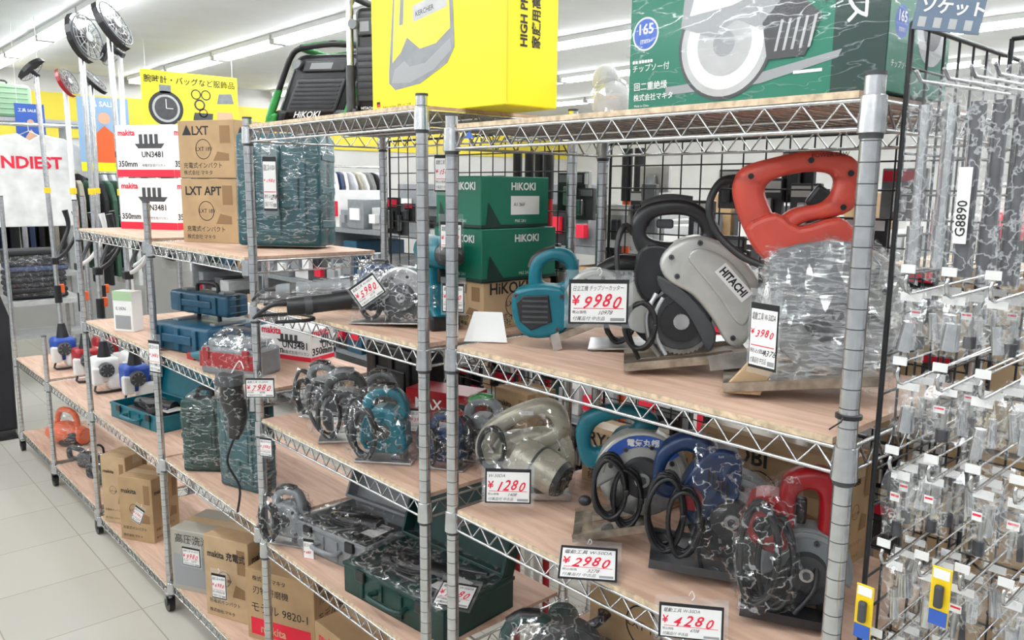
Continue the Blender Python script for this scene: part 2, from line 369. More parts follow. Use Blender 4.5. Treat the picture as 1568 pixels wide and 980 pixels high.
# ------------------------------------------------------------------ cartons
tapem=mat("packing_tape",(.50,.37,.22),.3)
def cart(name,w,d,h,m,loc,rz,deco=None,tape=True,bev=.002):
    b=MB();b.box((0,0,h/2),(w,d,h),m,bev,seg=1)
    if tape: b.box((0,0,h+.0003),(w*.995,.045,.0006),tapem);b.box((-w/2-.0003,0,h-.02),(.0006,.045,.04),tapem);b.box((w/2+.0003,0,h-.02),(.0006,.045,.04),tapem)
    if deco: deco(b,w,d,h)
    return b.obj(name,loc,rz)
shr=film("box_shrink_film",.015,.22,(10,10,40),width=.012,gl=.8)
def gbox(b,w,d,h):
    F=FM('front',w,d,h)
    def badge(F,x,y,r):
        b.disc(F,x,y,r,wht);b.disc(F,x,y,r*.9,bink,z=.0003);b.text(F,"165",x,y-.0*r,r*.85,wht,z=.0007,al='CENTER',bold=.02);b.text(F,"mm",x,y-r*.55,r*.5,wht,z=.0007,al='CENTER')
    b.rect(F,w*.83,0,w,h,dgreen,z=.0002)
    badge(F,.032,.113,.025)
    b.text(F,"チップソー付",.008,.058,.012,wht);b.text(F,"■■ ■■■■■",.008,.070,.006,wht)
    b.text(F,"回二重絶縁",.012,.030,.013,wht,bold=.01);b.text(F,"株式会社マキタ",.012,.014,.011,wht,bold=.01);b.text(F,"Made in China",.014,.004,.005,wht)
    b.text(F,"ベース",w*.875,.185,.034,wht,rot=-math.pi/2,bold=.02);b.text(F,"かるい",w*.955,.20,.022,wht,rot=-math.pi/2)
    cx,cy=w*.43,.082
    b.poly(F,[(cx-.10,.018),(cx+.06,.022),(cx+.17,.045),(cx+.175,.055),(cx+.05,.035),(cx-.10,.03)],gink,z=.0003)
    b.disc(F,cx,cy,.078,dgr,z=.0004,n=40);b.disc(F,cx,cy,.073,lgr,z=.0006,n=40);b.disc(F,cx,cy,.063,wht,z=.0007,n=40);b.disc(F,cx,cy,.045,lgr,z=.0008);b.disc(F,cx,cy,.018,gink,z=.0010)
    b.poly(F,[(cx-.02,cy+.01),(cx-.075,cy+.03),(cx-.07,cy+.075),(cx-.03,cy+.10),(cx+.05,cy+.10),(cx+.09,cy+.05),(cx+.06,cy+.01),(cx+.02,cy+.03)],gink,z=.0012)
    b.poly(F,[(cx-.06,cy+.045),(cx-.05,cy+.08),(cx+.03,cy+.09),(cx+.05,cy+.06),(cx+.01,cy+.05)],wht,z=.0014)
    b.poly(F,[(cx+.06,cy+.02),(cx+.10,cy+.06),(cx+.145,cy+.02),(cx+.125,cy-.03),(cx+.07,cy-.03)],dgr,z=.0014)
    b.poly(F,[(cx+.02,cy+.10),(cx+.13,cy+.13),(cx+.165,cy+.08),(cx+.15,cy+.03),(cx+.13,cy+.08),(cx+.05,cy+.08)],dgreen,z=.0016)
    for i in range(5): b.poly(F,[(cx+.08+.012*i,cy-.02),(cx+.084+.012*i,cy-.02),(cx+.092+.012*i,cy+.02),(cx+.088+.012*i,cy+.02)],lgr,z=.0018)
    b.rect(F,w*.70,.03,w*.80,.034,wht,z=.0004)
    R=FM('right',w,d,h);b.rect(R,0,0,d,h,green,z=.0002);badge(R,.035,.085,.022)
    b.text(R,"チップソー付",.012,.03,.010,wht);b.disc(R,.13,.09,.05,lgr,z=.0004);b.disc(R,.13,.09,.03,dgr,z=.0006)
    b.box((0,0,h/2),(w+.006,d+.006,h+.004),shr)
cart("circular_saw_box",.405,.19,.33,green,(1.115,.655,AT+.003),-90,gbox,False)
def ybox(b,w,d,h):
    F=FM('front',w,d,h)
    b.poly(F,[(.075,.075),(.075,.10),(.10,.30),(.13,.42),(.29,.42),(.315,.30),(.325,.13),(.30,.10),(.20,.065),(.10,.058)],gry,z=.0003)
    b.poly(F,[(.09,.12),(.105,.30),(.135,.42),(.285,.42),(.305,.28),(.31,.17),(.26,.145),(.20,.14),(.15,.17),(.125,.14)],yel2,z=.0005)
    b.poly(F,[(.085,.075),(.10,.105),(.14,.12),(.16,.105),(.22,.108),(.31,.150),(.315,.125),(.25,.09),(.16,.07)],gink,z=.0007)
    b.poly(F,[(.12,.20),(.14,.38),(.150,.38),(.135,.20)],gry,z=.0008)
    b.poly(F,[(.175,.20),(.30,.215),(.30,.250),(.175,.235)],lgr,z=.0009);b.text(F,"KERCHER",.185,.210,.016,ink,z=.0012,rot=.1)
    b.text(F,"KÄRCHER",.44,.23,.06,ink,rot=math.pi/2,bold=.03)
    b.text(F,"K",.38,.225,.05,ink,bold=.04)
    for i,c in enumerate((ink,rink,yel2)): b.rect(F,.02,.03-.006*i,.035,.036-.006*i,c,z=.0003)
    b.text(F,"Made in Germany  使用上のご注意",.045,.02,.008,ink)
    R=FM('right',w,d,h);b.rect(R,0,0,.004,h,yel2,z=.0001)
    b.text(R,"HIGH PRESSURE",.055,.115,.026,ink,rot=math.pi/2,bold=.03);b.text(R,"家庭用高圧洗浄機",.09,.115,.026,ink,rot=math.pi/2,bold=.02)
cart("pressure_washer_box",.49,.145,.44,yel,(1.1725,1.485,BT),-90,ybox,False)
b=MB();b.ell((0,0,.05),(.08,.08,.10),lgr);b.ell((.0,.02,.10),(.05,.06,.07),lgr);b.wrap(flmh,.004,.012,3,34);b.obj("wrapped_white_bag",(1.30,1.135,AT))
def hk(b,w,d,h):
    for f,L in (('front',w),('right',d)):
        F=FM(f,w,d,h);b.text(F,"HiKOKI",L*.42,h*.74,.024,wht,bold=.03)
        if f=='right' and h<.12: b.rect(F,L*.42,h*.25,L*.85,h*.62,wht);b.text(F,"A1 36V",L*.46,h*.42,.012,ink)
        b.rect(F,0,0,L,h*.06,dgreen,z=.0001);b.text(F,"M6S 2A1",L*.48,.012,.010,wht)
        b.poly(F,[(L*.06,.0),(L*.3,.0),(L*.1,h*.5)],dgreen,z=.0002)
def brn(lbl="makita",red_=False):
    def f(b,w,d,h):
        for fc,L in (('front',w),('right',d)):
            F=FM(fc,w,d,h);c=rink if red_ else ink
            b.text(F,lbl,L*.08,h*.75,min(.045,L*.17),c,bold=.02,fit=L*.85)
            b.text(F,"充電式インパクト",L*.08,h*.18,min(.022,L*.09),ink);b.text(F,"株式会社 マキタ",L*.08,h*.06,min(.018,L*.08),ink)
            b.ring(F,L*.45,h*.5,L*.13,L*.14,ink,z=.0002);b.text(F,"LXT 18V",L*.32,h*.47,L*.08,ink)
            b.rect(F,L*.75,h*.6,L*.93,h*.9,brnp,z=.0002)
            b.poly(F,[(L*.62,h*.3),(L*.9,h*.3),(L*.9,h*.42),(L*.7,h*.46)],brnp,z=.0002)
    return f
cart("cardboard_tool_box",.17,.22,.112,card2,(1.30,1.50,B1),-90,brn("HiKOKI"))
cart("green_tool_box",.18,.24,.122,green,(1.30,1.50,B1+.115),-90,hk,False)
cart("green_tool_box",.17,.215,.118,green,(1.29,1.50,B1+.239),-90,hk,False)
def wrb(b,w,d,h):
    for fc,L in (('front',w),('right',d),('left',d)):
        F=FM(fc,w,d,h);b.rect(F,0,0,L,h*.14,rink,z=.0002);b.text(F,"makita",L*.05,h*.8,.035,rink,bold=.03)
        b.text(F,"350mm",L*.03,h*.2,.035,ink,bold=.02);b.text(F,"充電式生垣バリカン",L*.45,h*.2,.014,ink)
        b.text(F,"UN3481",L*.45,h*.38,.035,ink,bold=.02)
        for i in range(4): b.rect(F,L*(.42+.09*i),h*.62,L*(.48+.09*i),h*.82,dgr,z=.0003)
        b.poly(F,[(L*.4,h*.55),(L*.8,h*.55),(L*.86,h*.64),(L*.34,h*.64)],dgr,z=.0003)
for z in (0,.228): cart("hedge_trimmer_box",.31,.2,.222,wht,(1.29,3.77,DT+z),-61,wrb,False)
cart("cardboard_tool_box",.25,.2,.225,card,(1.225,2.91,CT),-64,brn("LXT APT"))
cart("cardboard_tool_box",.25,.2,.20,card,(1.225,2.91,CT+.228),-64,brn("▲LXT"))
def case(name,w,d,h,m,loc,rz,wrapm=flm,ribs=3,rx=0,latch=gry):
    b=MB();b.box((0,-d*.25,h/2),(w,d*.47,h),m,.012,seg=3);b.box((0,d*.25,h/2),(w,d*.47,h),m,.012,seg=3);b.box((0,0,h/2),(w*.985,d*.2,h*.985),blk)
    for i in range(ribs):
        x=-w*.3+w*.6*i/max(1,ribs-1);b.box((x,-d*.5,h*.5),(w*.07,.012,h*.8),m,.003)
        b.box((x,d*.5,h*.5),(w*.07,.012,h*.8),m,.003)
    for s in(-1,1):
        for q in(.2,.5,.8): b.box((s*w*.5,0,h*q),(.008,d*.8,h*.07),m,.003)
    b.box((0,-d*.5-.002,h*.5),(w*.5,.01,h*.32),m,.003)
    b.tube([(-w*.18,0,h),(-w*.17,0,h+.025),(-w*.1,0,h+.032),(w*.1,0,h+.032),(w*.17,0,h+.025),(w*.18,0,h)],.008,blk,n=8,sub=3)
    for x in(-w*.32,w*.32): b.box((x,0,h+.002),(.03,d*.5,.012),latch,.003)
    for x in(-w*.35,w*.35): b.cyl((x-.03,0,.004),(x+.03,0,.004),.006,blk,n=8)
    if wrapm: b.wrap(wrapm,.003,.003,3)
    return b.obj(name,loc,rz,rx=rx)
case("tool_case",.28,.16,.36,teal2,(1.25,2.50,CT+.008),-48,rx=-2)
case("blue_tool_case",.34,.28,.10,tealb,(1.16,2.98,C1),-75,None)
case("blue_tool_case",.34,.10,.08,tealb,(1.16,2.98,C1+.13),-75,None)
case("tool_case",.15,.09,.265,dgc,(1.06,2.80,C2),-45,flm)
case("tool_case",.20,.075,.30,teal2,(1.09,2.53,C2),-72,flm)
# ------------------------------------------------------------------ price tags
def tag(price,loc,rz,w=.10,h=.07,rx=0,ry=0,line="電動工具 W-50DA"):
    b=MB();F=Matrix.Translation((0,-.001,0))@FR
    b.box((0,0,-h/2),(w,.0008,h),ink)
    b.rect(F,-w*.465,-h*.955,w*.465,-h*.05,wht,z=.0001)
    b.rect(F,-w*.47,-h*.09,w*.47,-h*.04,ink,z=.0003)
    b.text(F,line,-w*.44,-h*.25,h*.13,ink,fit=w*.85,shear=.3,rot=.02)
    ph=min(h*.42,w*.32)
    b.text(F,"¥",-w*.45,-h*.42-ph*.35,ph*.7,rink,z=.0006,shear=.1,bold=.015)
    x=-w*.29;st=w*.66/max(4,len(price))
    for i,c in enumerate(price): b.text(F,c,x+st*i,-h*.43-ph*.45+ph*.05*((i*7)%3-1),ph*(1+.06*((i*5)%3-1)),rink,z=.0006,shear=.4,bold=.014,fit=st*1.04,rot=.05*((i*3)%3-1))
    b.rect(F,-w*.42,-h*.655,w*.42,-h*.64,rink,z=.0004)
    b.text(F,"税込価格",-w*.44,-h*.76,h*.08,ink);b.text(F,str(int(int(price)*1.1)),-w*.02,-h*.79,h*.13,ink,shear=.45,rot=.03);b.text(F,"付属品付 中古品",-w*.44,-h*.91,h*.10,ink,fit=w*.6,shear=.3)
    b.rect(F,w*.2,-h*.93,w*.44,-h*.86,gink,z=.0003)
    b.box((0,.0006,-h*.44),(w*1.14,.0014,h*1.30),lam)
    b.tube([(0,0,.006),(.004,0,.012),(0,0,.02),(-.004,.004,.012)],.0007,wpl,n=5,sub=3)
    return b.obj("price_tag",loc,rz,rx=rx,ry=ry)
# ------------------------------------------------------------------ tools
def arc(cx,cz,r,a0,a1,n=20): return [(cx+r*math.cos(math.radians(a0+(a1-a0)*i/n)),cz+r*math.sin(math.radians(a0+(a1-a0)*i/n))) for i in range(n+1)]
def coil(b,c,rx,rz,y0,y1,turns,r=.0038,m=rub,seed=1,jit=.08,tie=True):
    rr=random.Random(seed);pts=[];n=turns*10
    for i in range(n+1):
        a=2*math.pi*i/10;k=1+jit*rr.uniform(-1,1)
        pts.append((c[0]+rx*k*math.cos(a),c[1]+y0+(y1-y0)*i/n+rr.uniform(-.003,.003),c[2]+rz*k*math.sin(a)))
    b.tube(pts,r,m,n=6,sub=3)
    if tie: b.box((c[0]+rx,c[1]+(y0+y1)/2,c[2]),(rx*.35,abs(y1-y0)+.012,.012),blk,.003)
def teeth(cx,cz,r,n=48):
    bl=[]
    for i in range(n):
        a=math.radians(i*360/n);c=math.radians((i+.7)*360/n);bl.append((cx+r*math.cos(a),cz+r*math.sin(a)));bl.append((cx+r*.95*math.cos(c),cz+r*.95*math.sin(c)))
    return bl
class Prof:
    """side-view measurements -> local metres"""
    def __init__(s,u0,v0,k): s.u0,s.v0,s.k=u0,v0,k
    def p(s,u,v): return ((u-s.u0)*s.k,(s.v0-v)*s.k)
    def L(s,l): return [s.p(*q) for q in l]
    def p3(s,u,v,y): q=s.p(u,v);return (q[0],y,q[1])
def base_plate(b,P,a,c,y0,y1,m=steel,th=.004,lip=True):
    (x0,z0),(x1,z1)=P.p(*a),P.p(*c);L=math.hypot(x1-x0,z1-z0);an=math.atan2(z1-z0,x1-x0);R=Matrix.Rotation(-an,4,'Y')
    b.box(((x0+x1)/2,y0+(y1-y0)*.22,(z0+z1)/2),(L,(y1-y0)*.44,th),m,.001,rot=R);b.box(((x0+x1)/2,y0+(y1-y0)*.8,(z0+z1)/2),(L,(y1-y0)*.4,th),m,.001,rot=R)
    for t in(.06,.94): b.box((x0+(x1-x0)*t,(y0+y1)/2,z0+(z1-z0)*t),(L*.12,y1-y0,th),m,.001,rot=R)
    if lip: b.box(((x0+x1)/2,y0,(z0+z1)/2+.006),(L,.003,.014),m,0,rot=R);b.box(((x0+x1)/2,y1,(z0+z1)/2+.004),(L,.003,.010),m,0,rot=R)
def bolts(b,pts,y,m=None):
    for (x,z) in pts: b.cyl((x,y,z),(x,y-.004,z),.0048,m or dsteel,n=10);b.cyl((x,y-.004,z),(x,y-.0045,z),.0022,blk,n=6)
def guard_set(b,x,z,R,gm,lm,hub=dgr,y=.022):
    b.prism(arc(x,z,R,-18,198,32)+[(x-R*.55,z-.004),(x-R*.3,z+R*.18),(x+R*.3,z+R*.18),(x+R*.55,z-.004)],-y,y,gm,.006,3)
    b.prism(arc(x,z,R*.93,5,175,22)+arc(x,z,R*.80,175,5,18),-y-.003,-y+.002,gm,.0012)
    b.prism(arc(x,z,R*.92,182,350,26)+arc(x,z,R*.32,350,182,10),-.013,.013,lm,.003)
    b.prism(teeth(x,z,R*.89),-.001,.001,dsteel)
    b.cyl((x,-y-.012,z),(x,-y,z),R*.42,hub,R*.46,n=28);b.cyl((x,-y-.018,z),(x,-y-.012,z),R*.16,steel,n=16);b.cyl((x,-y-.022,z),(x,-y-.018,z),R*.09,dsteel,n=6)
    bolts(b,[(x+R*.7*math.cos(a),z+R*.7*math.sin(a)) for a in (.5,1.3,2.1,2.8)],-y)
def hero1():
    P=Prof(1055,578,1.10e-3);b=MB()
    base_plate(b,P,(952,574),(1150,548),-.065,.075,rsteel,.004)
    b.prism(P.L([(1080,545),(1140,535),(1143,560),(1085,568)]),-.068,-.064,steel)
    x,z=P.p(1040,498);b.prism(teeth(x,z,.064),-.003,.0,steel);b.cyl((x,-.02,z),(x,-.003,z),.05,dgr,.055,n=32);b.cyl((x,-.026,z),(x,-.02,z),.036,blk,n=28);b.cyl((x,-.032,z),(x,-.026,z),.014,steel,n=14)
    b.tube([P.p3(1000,455,-.02),P.p3(986,490,-.024),P.p3(992,530,-.024),P.p3(1008,556,-.02)],.005,steel,n=8,sub=4);b.tube([P.p3(1010,460,-.03),P.p3(998,490,-.03),P.p3(1003,525,-.03),P.p3(1018,552,-.03)],.0035,lgr,n=8,sub=4)
    G=csm(P.L([(1003,408),(1012,385),(1035,368),(1065,362),(1100,373),(1132,396),(1154,428),(1162,465),(1152,508),(1135,533),(1112,530),(1090,495),(1055,455),(1018,435)]),3)
    b.prism(G,-.036,.030,silv,.009,4,True)
    b.prism(csm(P.L([(1060,380),(1095,390),(1122,412),(1142,440),(1146,475),(1135,500),(1118,488),(1095,455),(1065,420),(1045,395)]),3),-.042,-.03,silv,.004,2,False)
    b.prism(csm(P.L([(1000,425),(1030,440),(1065,470),(1095,515),(1085,545),(1070,520),(1045,480),(1008,450)]),3),-.034,.022,dgr,.004)
    bolts(b,P.L([(1020,395),(1063,372),(1120,520),(1150,455),(1030,425)]),-.037)
    b.M=Matrix.Translation(P.p3(1093,415,-.0428))@FR@Matrix.Rotation(math.radians(-47),4,'Z');b.rect(I4,-.004,-.006,.066,.018,wht);b.text(I4,"HITACHI",0,0,.0185,ink,bold=.04,fit=.06);b.M=I4
    b.ringp(P.L([(962,378),(957,345),(972,318),(1010,306),(1050,309),(1082,330),(1100,368),(1070,392),(1020,400),(978,398)]),P.L([(984,366),(984,345),(1003,332),(1045,332),(1066,350),(1062,366),(1020,374)]),-.012,.03,blk,.006)
    b.tube([P.p3(975,325,.009),P.p3(1010,313,.009),P.p3(1050,316,.009)],.0175,dgr,n=12,sub=4)
    b.prism(csm(P.L([(972,385),(1010,378),(1030,400),(1010,450),(985,470),(965,440)]),3),-.015,.04,blk,.006,3)
    b.box(P.p3(1010,345,.01),(.03,.018,.016),dgr,.004)
    x,z=P.p(985,478);b.cyl((x,.02,z),(x,.12,z),.045,blk,.04);b.cyl((x,.0,z),(x,.02,z),.05,silv,.046)
    b.tube([P.p3(962,360,.01),P.p3(945,350,.0),P.p3(935,385,-.02),P.p3(942,450,-.03),P.p3(958,520,-.03),P.p3(975,562,-.02)],[.008,.006,.0045,.0045,.0045,.0045],rub,n=7,sub=4)
    coil(b,P.p3(975,505,0),.026,.042,-.045,-.03,4,seed=5)
    b.obj("circular_saw",(1.16,.82,AS+.004),-50,.98)
hero1()
def red_saw():
    P=Prof(1215,622,1.0e-3);b=MB()
    b.ringp(P.L([(1133,305),(1146,277),(1190,262),(1240,252),(1285,254),(1312,268),(1322,300),(1312,335),(1285,350),(1245,358),(1222,378),(1210,412),(1180,412),(1158,380),(1140,340)]),P.L([(1182,308),(1200,292),(1242,283),(1275,286),(1280,305),(1262,328),(1225,338),(1203,352),(1190,335)]),-.022,.022,salmon,.009,60)
    b.prism(csm(P.L([(1155,370),(1200,345),(1235,365),(1290,350),(1318,380),(1300,430),(1240,440),(1195,425)]),3),-.03,.03,salmon,.009,3)
    b.box(P.p3(1262,322,0),(.028,.024,.034),blk,.005,rot=Matrix.Rotation(.6,4,'Y'))
    for q in((1160,290),(1245,266),(1302,285),(1170,360),(1295,335)): b.cyl(P.p3(*q,-.024),P.p3(*q,-.018),.0045,blk,n=10)
    b.M=Matrix.Translation(P.p3(1245,262,-.0225))@FR@Matrix.Rotation(.05,4,'Z');b.text(I4,"POWER SAW",0,0,.009,ink);b.M=I4
    st=len(b.v)
    x,z=P.p(1296,495)
    guard_set(b,x,z,.108,silv,steel)
    b.cyl((x-.03,.03,z+.03),(x-.03,.14,z+.03),.055,blk,.05)
    b.prism(csm(P.L([(1205,400),(1310,385),(1350,440),(1230,520),(1195,450)]),3),-.045,-.02,gry,.006)
    en=len(b.v)
    base_plate(b,P,(1135,614),(1360,588),-.085,.08,rsteel,.005)
    b.prism(P.L([(1130,618),(1180,555),(1215,560),(1190,618)]),-.08,-.07,card2,.002)
    pts=[p for p in b.v[st:en]]+[Vector(P.p3(1190,600,y)) for y in(-.07,.07)]+[Vector(P.p3(1360,590,y)) for y in(-.07,.07)]
    b.wrap(flmh,.005,.012,3,40,pts=pts,mind=.016);b.wrap(flm,.010,.018,3,30,pts=pts,mind=.018)
    b.tube([P.p3(1142,295,0),P.p3(1115,300,-.01),P.p3(1100,335,-.02),P.p3(1112,375,-.02),P.p3(1150,410,-.03),P.p3(1185,425,-.04)],[.009,.0065,.006,.006,.006,.006],rub,n=8,sub=5)
    b.obj("circular_saw",(1.155,.648,AS+.003),-57)
red_saw()
def teal_saw():
    P=Prof(850,536,1.30e-3);b=MB()
    b.prism(csm(P.L([(790,468),(802,452),(840,446),(872,455),(878,500),(860,522),(818,526),(795,505)]),3),-.045,.02,teal,.008,3)
    b.prism(P.L([(798,472),(808,462),(846,460),(852,500),(820,514),(803,500)]),-.049,-.044,blk,.002)
    for i in range(5): b.box(P.p3(826,469+i*8,-.0495),(.05,.002,.004),dgr)
    bolts(b,P.L([(797,462),(866,462),(860,512)]),-.044)
    b.ringp(P.L([(818,458),(814,424),(826,402),(855,391),(882,400),(890,428),(882,458),(850,466)]),P.L([(836,444),(835,422),(850,411),(868,417),(872,434),(862,446)]),-.01,.024,teal,.007)
    b.tube([P.p3(822,425,.007),P.p3(830,408,.007),P.p3(855,399,.007)],.0155,blk,n=10,sub=4)
    x,z=P.p(918,468);guard_set(b,x,z,.062,silv,steel,silv)
    b.cyl(P.p3(885,478,.0),P.p3(905,475,.0),.036,teal,.03)
    base_plate(b,P,(850,534),(958,488),-.05,.06,rsteel);b.prism(P.L([(850,520),(862,515),(868,540),(855,545)]),-.052,-.048,steel)
    b.obj("circular_saw",(1.13,1.13,AS+.010),-47)
teal_saw()
def champ_saw():
    P=Prof(812,768,1.42e-3);b=MB()
    b.ringp(P.L([(735,714),(732,685),(752,655),(790,632),(838,617),(870,630),(880,665),(860,692),(800,702),(768,724)]),P.L([(757,700),(770,674),(800,654),(838,643),(852,655),(845,668),(800,680),(774,702)]),-.022,.022,cham,.007)
    b.prism(csm(P.L([(770,690),(820,668),(870,672),(888,705),(880,745),(850,758),(800,748),(772,725)]),3),-.02,.03,cham,.008,3)
    a=Vector(P.p3(800,705,-.02));c=Vector(P.p3(862,730,-.075));b.tube([a,a.lerp(c,.5),c],[.045,.046,.044],cham,n=24,sub=2);d=(c-a).normalized();b.cyl(c,c+d*.012,.042,dgr,.036,n=24);b.cyl(c+d*.012,c+d*.014,.02,blk)
    b.cyl(a.lerp(c,.45),a.lerp(c,.5),.0475,dgr,n=24)
    for i in range(9):
        q=i*.7;u=d.orthogonal().normalized();w=d.cross(u);e=c+d*.013+(u*math.cos(q)+w*math.sin(q))*.028;b.ell(e,(.008,.008,.008),blk,u=8,v=6)
    x,z=P.p(800,722);b.prism(arc(x,z,.062,-20,200,26),.03,.06,silv,.006);b.prism(teeth(x,z,.055),.044,.046,dsteel)
    base_plate(b,P,(745,762),(880,766),-.07,.09,steel)
    b.tube([P.p3(870,660,-.0),P.p3(862,700,-.01)],.012,blk,n=8)
    b.rect(Matrix.Translation(P.p3(800,640,-.023))@FR,0,0,.03,.010,wht)
    coil(b,P.p3(757,690,0),.028,.045,-.055,-.028,5,seed=2)
    b.wrap(flm2,.004,.010,4,36,mind=.016);b.obj("circular_saw",(1.165,1.235,A2),-42,.97)
champ_saw()
def teal_saw2():
    P=Prof(960,848,1.22e-3);b=MB()
    b.ringp(P.L([(893,722),(887,682),(904,653),(945,640),(992,644),(1014,662),(1004,690),(965,702),(935,738),(905,742)]),P.L([(912,706),(912,684),(930,667),(965,661),(980,670),(955,683),(928,708)]),0,.034,teal,.007)
    b.tube([P.p3(897,690,.017),P.p3(910,665,.017),P.p3(935,652,.017)],.0165,blk,n=10,sub=4)
    x,z=P.p(990,745);guard_set(b,x,z,.088,silv,steel)
    b.M=Matrix.Translation((x,-.0255,z))@FR
    for i in range(14):
        a=math.radians(35+8*i);b.add([(r*math.cos(a+s),r*math.sin(a+s),0) for r,s in((.06,0),(.082,0),(.082,.14),(.06,.14))],[(0,1,2,3)],bink)
    b.text(I4,"電気丸鋸",-.03,.062,.015,wht,z=.0005,bold=.03);b.M=I4
    b.cyl((x-.02,.02,z+.02),(x-.02,.12,z+.02),.045,teal,.04)
    base_plate(b,P,(888,836),(1002,812),-.075,.06,rsteel);b.prism(P.L([(905,800),(915,800),(918,835),(900,838)]),-.04,-.036,rsteel);b.cyl(P.p3(940,822,-.06),P.p3(940,822,-.045),.012,steel)
    coil(b,P.p3(942,755,0),.030,.058,-.07,-.03,6,seed=8);coil(b,P.p3(968,770,0),.026,.055,-.06,-.035,4,seed=9)
    b.ell(P.p3(905,778,-.05),(.025,.02,.02),blk)
    b.obj("circular_saw",(1.135,.94,A2+.003),-49)
teal_saw2()
def navy_saw():
    P=Prof(1085,893,1.10e-3);b=MB()
    b.ringp(P.L([(1000,765),(1002,716),(1020,688),(1055,671),(1088,684),(1096,715),(1082,758),(1050,778),(1015,780)]),P.L([(1020,748),(1022,723),(1040,703),(1062,705),(1067,725),(1052,752)]),-.02,.02,navy,.007)
    b.prism(csm(P.L([(1040,775),(1075,705),(1108,690),(1135,712),(1125,790),(1080,828)]),3),-.03,.03,navy,.008,3)
    for i in range(5): b.box(P.p3(1085+i*7,735+i*5,-.031),(.004,.003,.03),blk)
    x,z=P.p(1122,802);guard_set(b,x,z,.082,gry,dgr)
    b.cyl(P.p3(1062,770,-.03),P.p3(1062,770,-.045),.018,red)
    base_plate(b,P,(1000,872),(1165,884),-.075,.07,dgr,.005)
    coil(b,P.p3(1022,790,0),.030,.066,-.065,-.03,7,seed=3);coil(b,P.p3(1050,800,0),.026,.06,-.07,-.045,4,seed=13)
    b.tube([P.p3(1085,800,-.04),P.p3(1075,840,-.05),P.p3(1080,878,-.05)],.004,rub,n=6,sub=4)
    b.wrap(flm2,.004,.010,4,36,mind=.016,pts=[p for p in b.v if p.x>-.02]);b.obj("circular_saw",(1.15,.760,A2+.003),-54)
navy_saw()
def red_saw2():
    P=Prof(1215,948,1.02e-3);b=MB()
    b.ringp(P.L([(1206,750),(1222,724),(1255,714),(1280,722),(1290,765),(1286,825),(1264,852),(1230,856),(1210,830)]),P.L([(1230,762),(1248,748),(1262,758),(1262,812),(1246,828),(1231,815)]),-.02,.022,red,.007)
    b.box(P.p3(1238,785,0),(.016,.02,.04),blk,.004)
    b.prism(csm(P.L([(1160,780),(1180,762),(1215,770),(1225,830),(1200,850),(1165,830)]),3),-.03,.03,red,.006,3)
    x,z=P.p(1185,800);b.cyl((x,-.05,z),(x,-.03,z),.026,red,.03);b.cyl((x,-.052,z),(x,-.05,z),.016,blk)
    x,z=P.p(1250,872);guard_set(b,x,z,.068,gry,dgr)
    base_plate(b,P,(1158,935),(1285,940),-.07,.07,blk,.005)
    coil(b,P.p3(1180,840,0),.028,.078,-.07,-.04,7,seed=21);coil(b,P.p3(1205,855,0),.026,.07,-.06,-.035,4,seed=22)
    b.tube([P.p3(1262,850,-.02),P.p3(1262,885,-.05),P.p3(1235,925,-.06)],.004,rub,n=6,sub=4)
    b.wrap(flm2,.004,.010,4,36,mind=.016,pts=[p for p in b.v if p.x<.02]);b.obj("circular_saw",(1.12,.597,A2+.003),-60)
red_saw2()
def circ_saw(loc,rz,sc=1.,gcol=silv,hcol=blk,wrapm=None,logo="",grip=blk):
    b=MB();C=(0.02,.088);R=.092
    b.box((0,.01,.012),(.29,.13,.004),steel,.001,rot=Matrix.Rotation(math.radians(-3),4,'Y'))
    guard_set(b,C[0],C[1],R,gcol,dgr)
    b.cyl((C[0]-.01,.02,C[1]+.03),(C[0]-.01,.12,C[1]+.03),.046,hcol,.042)
    o=[(-.02,.17),(-.07,.19),(-.12,.175),(-.15,.12),(-.14,.07),(-.08,.06),(-.02,.09),(.0,.13)];i=[(-.04,.15),(-.075,.16),(-.105,.15),(-.122,.115),(-.112,.09),(-.075,.09),(-.04,.11)]
    b.ringp(o,i,-.0,.034,hcol,.008);b.tube([(-.05,.017,.178),(-.09,.017,.178),(-.125,.017,.155)],.017,grip,n=10,sub=3)
    b.tube([(.07,.02,.15),(.10,.02,.17),(.11,.02,.19)],[.013,.012,.018],grip,n=12,sub=3)
    coil(b,(-.08,0,.07),.030,.05,-.05,-.02,5,seed=int(loc[1]*100))
    if wrapm: b.wrap(wrapm,.004,.006,3)
    return b.obj("circular_saw",loc,rz,sc)
circ_saw((1.27,.97,AS),-50,.95,silv,blk)
circ_saw((1.12,1.08,A3),-45,.85,dgr,dgc,flm2);circ_saw((1.12,.83,A3),-45,.9,gry,blk,flm2)
circ_saw((1.09,1.61,B1),-60,.80,steel,navy,flm2)
b=MB();b.prism([(-.045,0),(.045,0),(.03,.065),(-.03,.065)],-.002,.002,wpl,.0);b.box((0,.012,.032),(.04,.02,.06),wpl,.004);b.obj("paper_sleeve",(1.045,1.235,AS+.002),-50,rx=-28)
